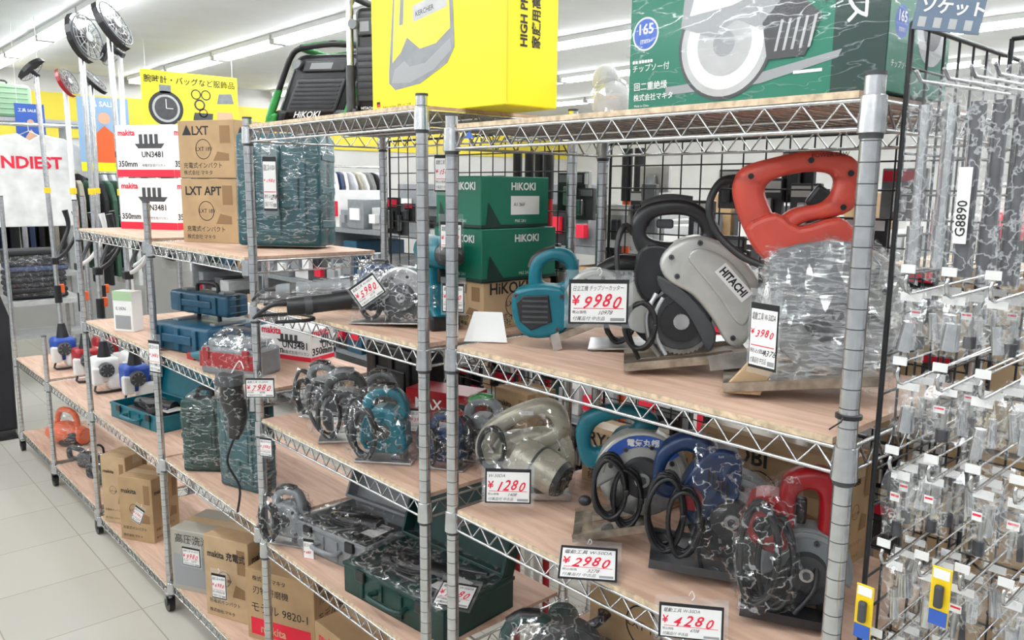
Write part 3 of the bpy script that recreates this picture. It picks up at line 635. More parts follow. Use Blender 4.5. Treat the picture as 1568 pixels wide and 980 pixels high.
def grinder(loc,rz,body=blk,head=steel,L=.2,sc=1.,wrapm=None,disc=True,name="angle_grinder",cord=True):
    b=MB();b.M=Matrix.Translation((0,0,.045))@Matrix.Rotation(math.radians(-4),4,'Y')
    b.tube([(-L*.5,0,0),(-L*.42,0,0),(-L*.1,0,.002),(L*.15,0,.002),(L*.28,0,.0)],[.020,.022,.022,.029,.031],body,n=16,sub=3)
    b.tube([(L*.28,0,0),(L*.36,0,0),(L*.5,0,-.002),(L*.58,0,-.004)],[.031,.030,.026,.012],head,n=16,sub=3)
    for i in range(6): b.box((L*.2,.029*math.cos(i*1.05),.029*math.sin(i*1.05)),(.03,.004,.004),blk)
    b.box((-L*.05,0,.024),(.05,.014,.008),dgr,.003);b.cyl((L*.24,0,0),(L*.27,0,0),.033,dgr,n=16);b.cyl((-L*.36,0,0),(-L*.30,0,0),.024,dgr,n=16)
    if disc:
        b.cyl((L*.46,0,-.02),(L*.46,0,-.038),.018,head);b.cyl((L*.46,0,-.034),(L*.46,0,-.038),.05,dsteel,n=28)
        b.M=b.M@Matrix.Translation((L*.46,0,-.03));n=14;vs=[];fs=[]
        for i in range(n+1):
            a=math.pi*.5+math.pi*i/n
            for rr,z in((.056,-.012),(.056,.004),(.02,.004)): vs.append((rr*math.cos(a),rr*math.sin(a),z))
        for i in range(n):
            for k in(0,1): fs.append((3*i+k,3*i+k+1,3*i+4+k,3*i+3+k))
        b.add(vs,fs,steel)
    b.M=I4
    b.tube([(L*.4,.02,.05),(L*.4,.06,.055),(L*.4,.11,.055)],[.008,.014,.015],blk,n=10,sub=3)
    if cord: b.tube([(-L*.5,0,.045),(-L*.62,0,.04),(-L*.75,.02,.01),(-L*.7,.06,.008),(-L*.4,.06,.008),(-L*.3,-.03,.008),(-L*.6,-.05,.008)],[.009,.006]+[.0042]*5,rub,n=6,sub=5)
    if wrapm: b.wrap(wrapm,.003,.005,3)
    return b.obj(name,loc,rz,sc)
grinder((1.13,2.03,B1),-35,gry,steel,.28,1.,flm);grinder((1.04,1.76,B1),-24,blk,dgr,.29,1.05,None,False,name="die_grinder");grinder((1.24,1.86,B1),-30,silv,steel,.26,1.,flm)
def drill(loc,rz,body=teal,sc=1.,wrapm=None,name="cordless_drill"):
    b=MB();b.prism([(-.03,0),(.06,0),(.062,.03),(.03,.045),(.028,.12),(-.012,.12),(-.022,.045),(-.035,.03)],-.022,.022,body,.008,3)
    b.box((.012,0,.014),(.11,.06,.03),blk,.006)
    b.tube([(-.06,0,.15),(-.05,0,.15),(.04,0,.15),(.08,0,.15)],[.018,.032,.032,.027],body,n=16,sub=3)
    b.tube([(.08,0,.15),(.1,0,.15),(.13,0,.15),(.14,0,.15)],[.026,.022,.018,.008],blk,n=16)
    b.box((.035,0,.105),(.014,.014,.03),blk,.004);b.box((0,-.024,.08),(.03,.004,.06),blk,.002)
    if wrapm:b.wrap(wrapm,.003,.006,3)
    return b.obj(name,loc,rz,sc)
drill((1.15,1.545,B1),-110,teal,1.2)
def bagtool(loc,rz,top=teal,sc=1.,name="bagged_trimmer",film_=flm2,mid=blk):
    """upright jigsaw/trimmer: sole plate, motor body, D handle, coiled cord, clear bag"""
    b=MB()
    b.box((0,0,.004),(.13,.075,.005),steel,.001);b.box((.03,0,.02),(.03,.04,.03),dsteel,.004)
    b.prism(csm([(-.045,.03),(.045,.026),(.05,.07),(.035,.115),(-.02,.125),(-.05,.09)],3),-.03,.03,top,.008,3)
    b.lathe([(.032,0),(.034,.008),(.034,.04),(.028,.052)],mid,(-.005,-.03,.075) if 0 else (-.005,.028,.075),axis='Y',n=18)
    b.ringp([(-.045,.10),(-.05,.14),(-.02,.168),(.03,.165),(.052,.13),(.045,.098),(.0,.09)],[(-.024,.115),(-.028,.135),(-.01,.148),(.02,.146),(.032,.128),(.026,.113),(.0,.108)],-.016,.016,top,.005,40)
    b.tube([(-.035,0,.152),(-.01,0,.166),(.02,0,.164)],.0145,mid,n=10,sub=3)
    bolts(b,[(-.035,.05),(.038,.04),(.03,.105)],-.03)
    b.cyl((0,-.034,.075),(0,-.03,.075),.018,dgr,n=18)
    b.tube([(-.045,0,.13),(-.075,-.01,.14),(-.085,-.03,.09),(-.06,-.05,.04),(-.02,-.055,.02)],[.009,.006,.0045,.0045,.0045],rub,n=6,sub=5)
    coil(b,(-.035,0,.075),.026,.052,-.065,-.04,6,seed=int(loc[1]*50))
    b.wrap(film_,.008,.013,4,36,mind=.015)
    return b.obj(name,loc,rz,sc)
bagtool((1.07,1.84,B2),-35,dgr,1.1,mid=gry);bagtool((1.06,1.63,B2),-50,teal,1.1);bagtool((1.13,2.07,B2),-60,gry,.95)
bagtool((1.24,1.47,B2),-60,gry,.95,mid=grn);bagtool((1.14,1.49,B2),-60,navy,.8);bagtool((1.035,2.12,B3),-60,gry,1.0,name="bagged_grinder")
bagtool((1.22,1.90,B2),-40,gry,.9)
case("black_tool_case",.30,.09,.2,blk,(1.36,1.99,B2),-90,None)
cart("red_tool_box",.2,.1,.13,red,(1.30,1.70,B2),-70,lambda b,w,d,h:(b.text(FM('front',w,d,h),"MAX",.03,.08,.04,wht,bold=.02),b.rect(FM('front',w,d,h),.02,.02,.15,.05,wht)),False)
cart("cardboard_tool_box",.12,.1,.17,card,(1.36,1.45,B2),-90,brn("makita"));cart("cardboard_tool_box",.25,.1,.12,card2,(1.36,1.08,A2),-90,brn("RYOBI"));cart("cardboard_tool_box",.3,.1,.2,card,(1.36,.74,A2),-90,brn("RYOBI"))
cart("cardboard_tool_box",.34,.15,.26,card,(1.33,.95,.613),-90,brn("RYOBI"))
def opencase(loc,rz,w,d,h,m,fill,wrapm=flm,lidang=75,name="open_tool_case"):
    b=MB();t=.006
    def tray(M,hh):
        b.M=M
        b.box((0,0,t/2),(w,d,t),m,.002);b.box((0,-d/2+t/2,hh/2),(w,t,hh),m,.002);b.box((0,d/2-t/2,hh/2),(w,t,hh),m,.002)
        for s in(-1,1): b.box((s*(w/2-t/2),0,hh/2),(t,d,hh),m,.002)
        b.box((0,-d/2,hh-.006),(w+.006,.006,.010),m,.002);b.box((0,d/2,hh-.006),(w+.006,.006,.010),m,.002)
        for s in(-1,1): b.box((s*w/2,0,hh-.006),(.006,d+.006,.010),m,.002)
        for q in(-.3,-.1,.1,.3): b.box((w*q,-d/2-.002,hh*.45),(.012,.006,hh*.7),m,.002)
        b.M=I4
    tray(I4,h)
    for x in(-w*.3,w*.3): b.box((x,-d/2-.006,h-.016),(.035,.01,.03),blk,.003)
    b.tube([(-w*.15,-d/2,h*.5),(-w*.14,-d/2-.03,h*.5),(w*.14,-d/2-.03,h*.5),(w*.15,-d/2,h*.5)],.007,m,n=8,sub=3)
    tray(Matrix.Translation((0,d/2,h))@Matrix.Rotation(math.radians(lidang),4,'X')@Matrix.Translation((0,d/2,0)),h*.55)
    if fill:
        rr=random.Random(int(w*1000)+int(loc[1]*77))
        b.box((0,0,h*.35),(w*.9,d*.9,h*.5),fill,.01)
        b.tube([(-w*.35,-d*.1,h*.8),(0,0,h*.85),(w*.2,.02,h*.85)],[.025,.032,.03],blk,n=12,sub=3)
        b.tube([(w*.1,0,h*.8),(w*.12,-d*.15,h*.8),(w*.1,-d*.35,h*.75)],[.022,.018,.02],fill,n=10,sub=3)
        b.M=Matrix.Translation((0,0,h*.85))@Matrix.Rotation(math.pi/2,4,'X');coil(b,(-w*.15,0,0),.07,.05,-.01,.02,4,seed=3);b.M=I4
        for i in range(8): b.cyl((rr.uniform(-.4,.4)*w,rr.uniform(-.4,.2)*d,h*.7),(rr.uniform(-.4,.4)*w,rr.uniform(-.3,.4)*d,h*.95),.005,dsteel,n=8)
        b.rect(Matrix.Translation((0,0,h*.9)),w*.1,-d*.2,w*.35,d*.15,wht)
    if wrapm: b.wrap(wrapm,.002,.009,4,36,mind=.014,pts=[(Vector((x*w*.5,y*d*.5,z))) for x in(-1,-.5,0,.5,1) for y in(-1,-.5,0,.5,1) for z in(h*.9,h*1.15)])
    return b.obj(name,loc,rz)
opencase((1.17,1.945,B3),-80,.30,.23,.085,gry,dgr,flm,68)
opencase((1.14,1.575,B3),-84,.38,.24,.085,dgc,dgc,flm,72)
opencase((1.17,3.62,D2),-80,.42,.24,.07,teal,dgr,None,75)
b=MB();b.box((0,0,.045),(.22,.13,.09),gry,.01);b.box((0,-.066,.05),(.22,.006,.05),red,.002)
for x in(-.08,.08): b.box((x,-.07,.07),(.025,.01,.04),red,.003)
b.box((0,0,.1),(.18,.1,.02),gry,.005);b.tube([(-.06,0,.1),(-.06,0,.14),(.06,0,.14),(.06,0,.1)],.008,dgr,n=8,sub=3);b.wrap(flm2,.003,.004);b.obj("toolbox",(1.07,2.50,C1),-65)
b=MB();b.tube([(-.12,0,.02),(0,0,.03),(.1,0,.03)],[.015,.03,.025],teal,n=12,sub=3);b.tube([(.08,0,.03),(.1,-.04,.03),(.12,-.08,.03)],.015,red,n=10,sub=3);b.box((-.12,0,.015),(.06,.03,.03),red,.005);b.obj("heat_gun",(1.04,2.70,C1),-80,.8)
cart("instruction_box",.1,.06,.17,wht,(1.05,3.58,D1),-60,lambda b,w,d,h:(b.rect(FM('front',w,d,h),.01,.01,w-.01,h*.4,gink),b.text(FM('front',w,d,h),"0.1KN",.015,.09,.02,ink),b.rect(FM('front',w,d,h),0,.13,w,.17,mat("paleg",(.35,.5,.3),.6))),False)
cart("hedge_trimmer_box",.24,.12,.11,wht,(1.33,2.62,C1),-70,wrb,False)
b=MB();b.box((0,0,.015),(.28,.1,.03),gry,.01);b.box((0,0,.04),(.2,.08,.02),lgr,.008);b.wrap(flm,.003,.005);b.obj("wrapped_blade_set",(1.22,3.35,D1),-70)
b=MB();b.tube([(0,0,0),(0,.005,-.05),(.01,.01,-.11),(0,0,-.17)],[.03,.038,.03,.016],blk,n=16,sub=3);b.cyl((0,-.01,.0),(0,-.01,.028),.045,dgr,.04);b.tube([(0,0,-.17),(-.02,-.01,-.24),(.01,0,-.32),(.0,0,-.40)],.004,rub,n=6,sub=4);b.tube([(0,0,.025),(.02,.02,.06),(.05,-.04,.05)],.002,wpl,n=5,sub=3);b.wrap(flm2,.006,.008,3,30,zmin=-1,pts=[p for p in b.v if p.z>-.18 and p.z<.03]);b.obj("hanging_polisher",(.93,2.25,1.08),-40)
def greybox(b,w,d,h):
    F=FM('front',w,d,h);b.rect(F,.01,.02,w*.7,h*.6,gink);b.text(F,"高圧洗浄機",.02,h*.8,.04,ink);R=FM('right',w,d,h);b.rect(R,.02,.05,d-.02,h*.8,card2,z=.0002)
    b.disc(R,d*.5,h*.4,d*.25,gink,z=.0005)
cart("washer_box",.24,.2,.24,mat("box_beige_grey",(.36,.34,.29),.6),(1.11,2.91,C3),-62,greybox)
cart("cardboard_tool_box",.20,.2,.30,card2,(1.12,2.65,C3),-66,brn("makita 充電式"))
def b9820(b,w,d,h):
    for fc,L in (('front',w),('right',d)):
        F=FM(fc,w,d,h);b.text(F,"モデル 9820-1",L*.06,h*.42,.04,ink,fit=L*.85);b.text(F,"刃物研磨機",L*.1,h*.68,.03,ink);b.rect(F,L*.06,h*.08,L*.94,h*.32,rink,z=.0002);b.text(F,"makita",L*.2,h*.13,.04,card2,z=.0006,bold=.02);b.text(F,"株式会社マキタ",L*.1,h*.86,.02,ink)
cart("cardboard_tool_box",.28,.24,.25,card,(1.20,2.38,C3),-66,b9820)
cart("cardboard_tool_box",.14,.14,.32,card2,(1.07,3.86,D3),-60,brn("makita"));cart("cardboard_tool_box",.18,.16,.29,card,(1.09,3.60,D3),-60,brn("makita"))
cart("cardboard_tool_box",.30,.24,.22,card,(1.2,1.92,.133),-88,brn("makita",True));cart("cardboard_tool_box",.32,.24,.26,card2,(1.2,1.58,.133),-88,brn("makita",True))
def radio(loc,rz,w,d,h,bar=blk,acc=grn,logo="HITACHI",lean=0.):
    b=MB();sh=Matrix(((1,0,lean,0),(0,1,0,0),(0,0,1,0),(0,0,0,1)));b.M=sh
    b.box((0,0,h*.5),(w,d,h*.86),blk,.02,seg=3);b.box((0,-d/2-.003,h*.38),(w*.7,.012,h*.45),dgr,.01,seg=3)
    for i in range(7): b.box((0,-d/2-.010,h*(.22+.055*i)),(w*.6,.003,h*.02),blk)
    b.box((0,-d/2-.006,h*.76),(w*.6,.01,h*.14),dgr,.004);b.rect(Matrix.Translation((0,-d/2-.0115,0))@FR,-w*.2,h*.72,w*.1,h*.8,gink)
    for s in(-1,1):
        b.cyl((s*w*.38,-d/2-.01,h*.78),(s*w*.38,-d/2-.022,h*.78),.012,gry)
        for y in(-d/2-.010,d/2+.010):
            b.tube([(s*w*.48,y,.012),(s*w*.53,y,h*.1),(s*w*.53,y,h*.85),(s*w*.42,y,h*1.0)],.009,bar,n=10,sub=4)
            b.tube([(s*w*.49,y-.001,.02),(s*w*.535,y-.001,h*.1),(s*w*.535,y-.001,h*.45)],.0115,acc,n=10,sub=4)
    for y in(-d/2-.010,d/2+.010): b.tube([(-w*.42,y,h*1.0),(0,y,h*1.04),(w*.42,y,h*1.0)],.009,bar,n=10,sub=4);b.tube([(-w*.4,y-.002,h*1.015),(0,y-.002,h*1.05),(w*.4,y-.002,h*1.015)],.006,acc,n=10,sub=4)
    for s in(-1,1):
        b.tube([(s*w*.42,-d/2-.010,h*1.0),(s*w*.42,d/2+.010,h*1.0)],.009,acc,n=10);b.box((s*w*.42,0,.02),(w*.2,d+.02,.04),blk,.01);b.box((s*w*.5,-d/2,.015),(.03,.04,.03),acc,.006)
    b.text(Matrix.Translation((0,-d/2-.0125,0))@FR,logo,-w*.2,h*.09,w*.11,wht,bold=.02)
    return b.obj("jobsite_radio",loc,rz)
radio((1.15,2.09,BT),-55,.21,.14,.20,blk,grn,"HiKOKI",lean=.42)
radio((1.19,1.835,BT),-60,.085,.12,.30,chrome,dgr,"HITACHI")
# ------------------------------------------------------------------ tags placed
tag("9980",(1.0,.89,AS+.165),-42,.10,.075,line="日立工機 チップソーカッター")
tag("3980",(1.025,.597,AS+.155),-100,.05,.095)
tag("1280",(1.03,1.145,1.095),-45,.092,.07,rx=-6,line="W-50DA")
tag("2980",(1.01,.905,1.02),-50,.10,.08,rx=-72)
tag("4280",(.955,.648,1.036),-52,.095,.052,rx=-10)
tag("7980",(.945,2.09,1.12),-40,.08,.055);tag("2980",(.955,2.09,.945),-60,.04,.055)
tag("15800",(1.10,1.44,1.72),-55,.05,.08);tag("12800",(1.10,1.42,1.575),-55,.05,.08);tag("9800",(1.09,1.40,1.44),-55,.05,.065)
tag("5980",(1.0,1.64,1.43),-45,.07,.055,ry=-35);tag("3480",(.96,3.0,1.09),-70,.06,.12)
tag("2480",(1.03,1.80,1.06),-50,.04,.045);tag("3980",(1.12,1.58,1.11),-50,.04,.06);tag("9980",(.975,2.79,.36),-62,.08,.07);tag("6980",(.985,2.57,.34),-62,.06,.09)
tag("7980",(1.12,1.41,.715),-60,.09,.075,rx=-72);tag("5980",(.98,3.36,.33),-62,.05,.07,ry=25);tag("980",(1.02,1.98,.66),-60,.035,.09)
tag("1980",(1.165,2.44,1.74),-48,.045,.17)
# ------------------------------------------------------------------ hanging hardware display (right)
b=MB();hooks=MB();rr=random.Random(5)
def bag(b,x,y,z,w,h):
    n=3;vs=[];fs=[];a=rr.uniform(-.35,.35)
    for j in range(6):
        ww=w*(.75 if j==0 else 1.)
        for i in range(n+1):
            u=(i/n-.5)*ww;v=-h*j/5;vs.append((x+rr.uniform(-.004,.004)-.004*math.sin(j)+u*a,y+u,z+v))
    for j in range(5):
        for i in range(n): q=j*(n+1)+i;fs.append((q,q+1,q+n+2,q+n+1))
    b.add(vs,fs,bagm)
    b.box((x-.001,y,z-h*.09),(.001,w*.6,h*.12),wht)
    k=rr.random();zc=z-h*.65
    if k<.6: r=w*rr.uniform(.17,.26);b.cyl((x+.004,y+rr.uniform(-.006,.006),zc-h*.22),(x+.004,y,zc+h*.2),r,chrome,r*.8,n=14);b.cyl((x+.004,y,zc-h*.225),(x+.004,y,zc-h*.20),r*.7,blk,n=10)
    elif k<.85: b.cyl((x+.003,y,zc-h*.3),(x+.003,y,zc+h*.25),w*.07,steel,n=8);b.cyl((x+.003,y,zc-h*.3),(x+.003,y,zc-h*.1),w*.18,dsteel,n=6)
    else: b.cyl((x+.003,y-w*.1,zc-h*.25),(x+.003,y-w*.05,zc+h*.2),w*.08,dsteel,n=8);b.cyl((x+.003,y+w*.15,zc-h*.25),(x+.003,y+w*.12,zc+h*.15),w*.08,steel,n=8)
    if k>.65: b.box((x-.003,y+w*.1,z-h*.4),(.0006,w*.3,h*.12),wht);b.box((x-.0035,y+w*.1,z-h*.38),(.0004,w*.25,h*.03),rink)
rows=[(1.525,.082),(1.415,.085),(1.305,.09),(1.185,.09),(1.065,.09),(.95,.09)]
for ri,(z,h) in enumerate(rows):
    for yy in (.385,.340,.295,.25,.205,.16):
        hooks.tube([(1.285,yy,z+.012),(.985,yy,z+.006),(.972,yy,z+.010),(.966,yy,z+.022),(.970,yy,z+.028)],.0022,chrome,n=6)
        hooks.tube([(1.285,yy,z+.036),(.99,yy,z+.034),(.975,yy,z+.036)],.0015,chrome,n=6)
        hooks.box((.972,yy,z+.036),(.002,.016,.010),wpl)
        x=.988+rr.uniform(0,.014)
        while x<1.12: bag(b,x,yy+rr.uniform(-.006,.006),z+.008,.040*rr.uniform(.8,1.1),h*rr.uniform(.8,1.05));x+=rr.uniform(.032,.05)
for i,yy in enumerate((.395,.365,.338,.314,.290,.266,.24)):
    hooks.tube([(1.285,yy,1.785),(.985,yy,1.775),(.97,yy,1.785)],.0022,chrome,n=6)
    for x in (1.0,1.07):
        L=rr.uniform(.17,.21);mm=chrome if i<2 else dsteel;r=.0075 if i<2 else .0085
        b.cyl((x+.006,yy,1.75),(x+.006,yy,1.75-L),r*.8,mm,n=14);b.cyl((x+.006,yy,1.75-L),(x+.006,yy,1.75-L+.05),r*1.2,mm,n=14);b.cyl((x+.006,yy,1.75),(x+.006,yy,1.72),r,mm,n=14)
        vs=[(x-.010,yy-.015,1.785),(x-.010,yy+.015,1.785),(x-.006,yy+.016,1.55),(x-.010,yy-.015,1.54)];b.add(vs,[(0,1,2,3)],bagm)
    if i==2: b.box((.986,yy,1.635),(.001,.014,.085),wht);b.text(Matrix.Translation((.9853,yy,1.60))@FX@Matrix.Rotation(math.pi/2,4,'Z'),"G8890",0,-.005,.015,ink,bold=.01)
for (x,y,z,c) in ((.955,.395,1.165,yel2),(.955,.310,1.22,yel2),(.955,.262,1.12,bink)):
    b.box((x,y,z-.034),(.002,.022,.072),c,.001);b.box((x-.0015,y,z-.06),(.001,.020,.018),bink if c!=bink else yel2);b.box((x-.005,y,z-.032),(.008,.010,.028),dgr,.003);b.rect(Matrix.Translation((x-.0015,y,z-.012))@FX,-.009,0,.009,.012,wht)
hooks.obj("display_hooks");b.obj("hanging_bagged_sockets")
b=MB();b.box((0,0,0),(.07,.003,.08),mat("sign_blue_grey",(.13,.18,.25),.4));F=Matrix.Translation((0,-.002,0))@FR
b.text(F,"ビット",-.025,.002,.020,wht,bold=.03);b.text(F,"ソケット",-.031,-.020,.017,wht,bold=.03)
for i in range(4): b.rect(F,-.03+.016*i,-.037,-.022+.016*i,-.026,lgr)
b.tube([(0,0,.04),(0,.01,.055),(0,.045,.045)],.0015,chrome,n=5);b.obj("category_sign",(1.0,.374,1.868),-58,ry=8)
# ------------------------------------------------------------------ merchandise behind
b=MB();rr=random.Random(11)
for i in range(85):
    y=rr.uniform(.5,2.2);z=rr.uniform(.95,1.68);h=rr.uniform(.06,.13);w=rr.uniform(.04,.09)
    m=rr.choice([blk,blk,blk,dgr,wht,gry,dgr,lgr,dgr]);x=1.47+rr.uniform(0,.03)
    b.box((x,y,z),(.012,w,h),m,.002);b.box((x-.008,y,z+h*.35),(.002,w*.9,h*.2),rr.choice([wht,gry,wht,rink]));b.box((x-.014,y,z-h*.1),(.012,w*.3,h*.5),rr.choice([steel,dgr,chrome]),.003)
b.obj("hanging_tool_packages")
b=MB()
for i,(y,c) in enumerate(((1.62,red),(1.66,wpl),(1.70,wpl),(1.75,red),(1.30,wpl),(1.34,orng))): b.cyl((1.62,y,0),(1.60,y,1.74),.011,c,n=10);b.cyl((1.60,y,1.62),(1.60,y,1.75),.014,blk,n=10)
b.obj("cleaning_poles")
b=MB();rr=random.Random(21)
for zz in(.15,.6,1.0,1.38): b.box((2.85,3.4,zz),(.5,7.2,.03),gry)
for y in (-.2,1.,2.2,3.4,4.6,5.8,7.0): b.box((2.85,y,.75),(.5,.03,1.5),gry)
for z0 in(.165,.615,1.015,1.395):
    y=-.15
    while y<6.9:
        w=rr.uniform(.06,.2);h=rr.uniform(.10,.30);m=rr.choice([wht,card,dgr,dgreen,blk,gry,gry,lgr,blk,wht,lgr,tealb]);
        b.box((2.8+rr.uniform(-.03,.03),y+w/2,z0+h/2),(.36,w,h),m,.004);b.box((2.62+rr.uniform(-.03,0),y+w/2,z0+h*.5),(.03,w*.6,h*.4),rr.choice([wht,rink,gink,gry,wht]))
        y+=w+rr.uniform(.01,.03)
b.obj("stocked_display_gondola")
for k,(y,z,c) in enumerate(((.45,0,card),(.45,.42,card2),(.42,.84,card),(.45,1.18,card2))): cart("cardboard_carton",.5,.35,.41 if k<2 else .33,c,(1.80,y,z),-90+k*2,brn("makita"))
# ------------------------------------------------------------------ string trimmers
def trimmer(loc,lean,col,L=1.65,headrot=30,kind=0,guard=blk,hs=.85):
    b=MB();M=Matrix.Rotation(math.radians(lean),4,'Y');b.M=M
    b.cyl((0,0,.18),(0,0,L),.0125,wpl if kind%2 else chrome,n=12)
    b.box((0,.01,.115),(.12,.13,.13),col,.022,seg=3);b.box((.045,-.03,.055),(.10,.10,.08),wpl if kind!=1 else blk,.018,seg=3);b.cyl((0,0,.17),(0,0,.26),.035,blk,.018)
    b.cyl((-.01,-.05,.12),(-.01,-.085,.12),.040,dgr,.034)
    for i in range(8): b.box((-.01+.026*math.cos(i*.785),-.086,.12+.026*math.sin(i*.785)),(.012,.004,.004),gry,rot=Matrix.Rotation(-i*.785,4,'Y'))
    b.box((.07,-.03,.11),(.03,.05,.05),gry,.006);b.box((-.05,-.045,.09),(.05,.05,.09),wpl,.01);b.tube([(-.05,0,.03),(-.06,-.06,.01),(.06,-.07,.01)],.006,blk,n=8,sub=3)
    b.tube([(0,0,.38),(0,0,.48)],.019,blk,n=12);b.box((.02,0,.46),(.03,.02,.05),orng,.004)
    b.tube([(0,-.0,.62),(.05,-.08,.68),(.11,-.10,.80),(.10,-.1,.9)],[.010,.010,.011,.017],wpl if kind else blk,n=10,sub=4)
    b.tube([(0,0,.62),(.05,.08,.68),(.11,.10,.80),(.1,.1,.9)],[.010,.010,.011,.017],blk,n=10,sub=4)
    b.box((0,0,.62),(.04,.05,.04),blk,.006);b.cyl((0,0,1.0),(0,0,1.03),.017,yel2,n=12)
    b.M=M@Matrix.Translation((0,0,L))@Matrix.Rotation(math.radians(headrot),4,'Y')@Matrix.Rotation(math.radians(headrot*.7),4,'X')@Matrix.Scale(hs,4)
    b.cyl((0,0,-.03),(0,0,.04),.022,dsteel,n=14);b.cyl((0,0,.04),(0,0,.06),.028,lgr)
    n=26
    for i in range(n):
        a=2*math.pi*i/n;b.box((.07*math.cos(a),.07*math.sin(a),.05),(.10,.003,.003),steel if i%2 else dgr,rot=a)
    for R_,r_,c_ in((.122,.005,gry),(.095,.0025,lgr),(.06,.0025,steel)): b.tube([(R_*math.cos(2*math.pi*i/30),R_*math.sin(2*math.pi*i/30),.05) for i in range(30)],r_,c_,n=8,closed=True)
    vs=[];fs=[]
    for i in range(9):
        a=math.radians(200+140*i/8);vs+=[(.03*math.cos(a),.03*math.sin(a),.03),(.145*math.cos(a),.145*math.sin(a),.015),(.145*math.cos(a),.145*math.sin(a),.05)]
    for i in range(8): fs+=[(3*i,3*i+1,3*i+4,3*i+3),(3*i+1,3*i+2,3*i+5,3*i+4)]
    b.add(vs,fs,guard)
    return b.obj("string_trimmer",loc)
SZ=.585+.012
trimmer((1.14,5.12,SZ),-1,blu,1.64,-40,0,hs=.6);trimmer((1.15,4.70,SZ),0,red,1.56,60,1,red,hs=.55);trimmer((1.16,4.40,SZ),0,wpl,1.74,70,0);trimmer((1.22,4.11,SZ),-.5,blu,1.76,55,2);trimmer((1.32,4.45,SZ),1,wpl,1.7,-50,1,hs=.7)
trimmer((1.32,4.97,SZ),1,red,1.6,40,0,hs=.6)
b=MB();b.tube([(-.1,0,.05),(0,0,.06),(.12,0,.05)],[.03,.06,.04],orng,n=14,sub=3);b.box((.05,0,.04),(.12,.1,.08),blk,.02,seg=3);b.tube([(-.05,0,.1),(-.02,0,.17),(.06,0,.16),(.08,0,.09)],.014,orng,n=10,sub=4);b.wrap(flm);b.obj("leaf_blower",(1.12,5.15,.133),-60,1.2)
def saw_chain(loc,c):
    b=MB();b.box((0,0,.05),(.18,.10,.09),c,.02,seg=3);b.prism([(.09,.03),(.38,.04),(.40,.055),(.38,.07),(.09,.075)],-.003,.003,steel);b.ringp([(-.12,.03),(-.2,.04),(-.2,.12),(-.12,.13),(-.06,.11),(-.06,.04)],[(-.12,.06),(-.17,.06),(-.17,.1),(-.12,.1),(-.09,.09),(-.09,.07)],-.015,.015,blk)
    b.tube([(.05,-.06,.04),(.06,-.06,.12),(.05,0,.16),(.04,.06,.12),(.04,.06,.04)],.008,blk,n=8,sub=3);b.wrap(flm2);b.obj("chainsaw",loc,-60,.8)
saw_chain((1.12,4.25,.133),dgc);saw_chain((1.12,4.62,.133),dgr)
# ------------------------------------------------------------------ background
b=MB();w,h=.86,.52;b.box((0,0,0),(w,.01,h),mat("sign_yellow",(.80,.72,.03),.5));F=Matrix.Translation((-w/2,-.007,-h/2))@FR
b.text(F,"腕時計・バッグなど服飾品",.02,.42,.068,ink,bold=.01,fit=.82)
b.disc(F,.2,.2,.15,blk,z=.001,n=32);b.disc(F,.2,.2,.12,lgr,z=.002,n=32);b.disc(F,.2,.2,.10,dgr,z=.003,n=32);b.rect(F,.15,.33,.25,.40,gry,z=.001);b.rect(F,.15,.0,.25,.07,gry,z=.001);b.rect(F,.197,.2,.204,.28,wht,z=.004);b.rect(F,.2,.197,.26,.203,wht,z=.004)
b.ring(F,.47,.34,.035,.045,blk,z=.001);b.ring(F,.56,.34,.035,.045,blk,z=.001);b.ring(F,.50,.25,.035,.05,dgr,z=.001);b.poly(F,[(.42,.04),(.6,.03),(.62,.18),(.45,.18)],dgr,z=.001);b.poly(F,[(.65,.06),(.82,.08),(.8,.2),(.66,.2)],skin,z=.001);b.ring(F,.53,.18,.03,.04,red,z=.001);b.poly(F,[(.66,.27),(.82,.28),(.80,.37),(.68,.36)],gry,z=.001)
for x in(-w*.45,w*.45): b.cyl((x,0,h/2),(x,0,CZ-2.375),.003,wpl,n=6)
b.obj("hanging_store_sign",(2.86,7.5,2.375))
def poster(name,loc,w,h,bg,cols):
    b=MB();b.box((0,0,0),(w,.01,h),bg);F=Matrix.Translation((-w/2,-.007,-h/2))@FR
    b.disc(F,w*.5,h*.72,w*.12,skin,z=.001);b.poly(F,[(w*.25,.02),(w*.3,h*.5),(w*.5,h*.62),(w*.7,h*.5),(w*.8,.02)],cols,z=.001);b.text(F,"工具 SALE",w*.1,h*.88,w*.14,wht,bold=.02);b.rect(F,0,0,w,h*.12,yel,z=.002)
    for s in (-1,1): b.cyl((s*w*.4,0,h/2),(s*w*.4,0,CZ-loc[2]),.002,wpl,n=5)
    b.obj(name,loc)
poster("hanging_poster",(1.9,6.75,2.02),.36,.55,mat("poster_pale_blue",(.25,.4,.6),.6),orng);poster("hanging_poster",(1.5,7.2,2.0),.2,.5,bink,skin)
def shirt(b,x,y,z,m,w=.45,h=.6,text=None):
    o=[(-w/2,-h),(w/2,-h),(w/2*.95,-.22),(w*.72,-.30),(w*.82,-.12),(w*.42,0),(.08,.03),(0,-.02),(-.08,.03),(-w*.42,0),(-w*.82,-.12),(-w*.72,-.3),(-w/2*.95,-.22)]
    b.M=Matrix.Translation((x,y,z));b.prism(o,-.02,.02,m,.008,2)
    b.tube([(-.16,0,-.03),(0,0,.05),(.16,0,-.03)],.004,steel,n=6);b.tube([(0,0,.05),(0,0,.09),(.02,0,.11),(.03,0,.09)],.003,steel,n=6,sub=3)
    if text: b.text(Matrix.Translation((-w*.42,-.024,-.22))@FR,text,0,0,.12,rink,bold=.03)
    b.M=I4
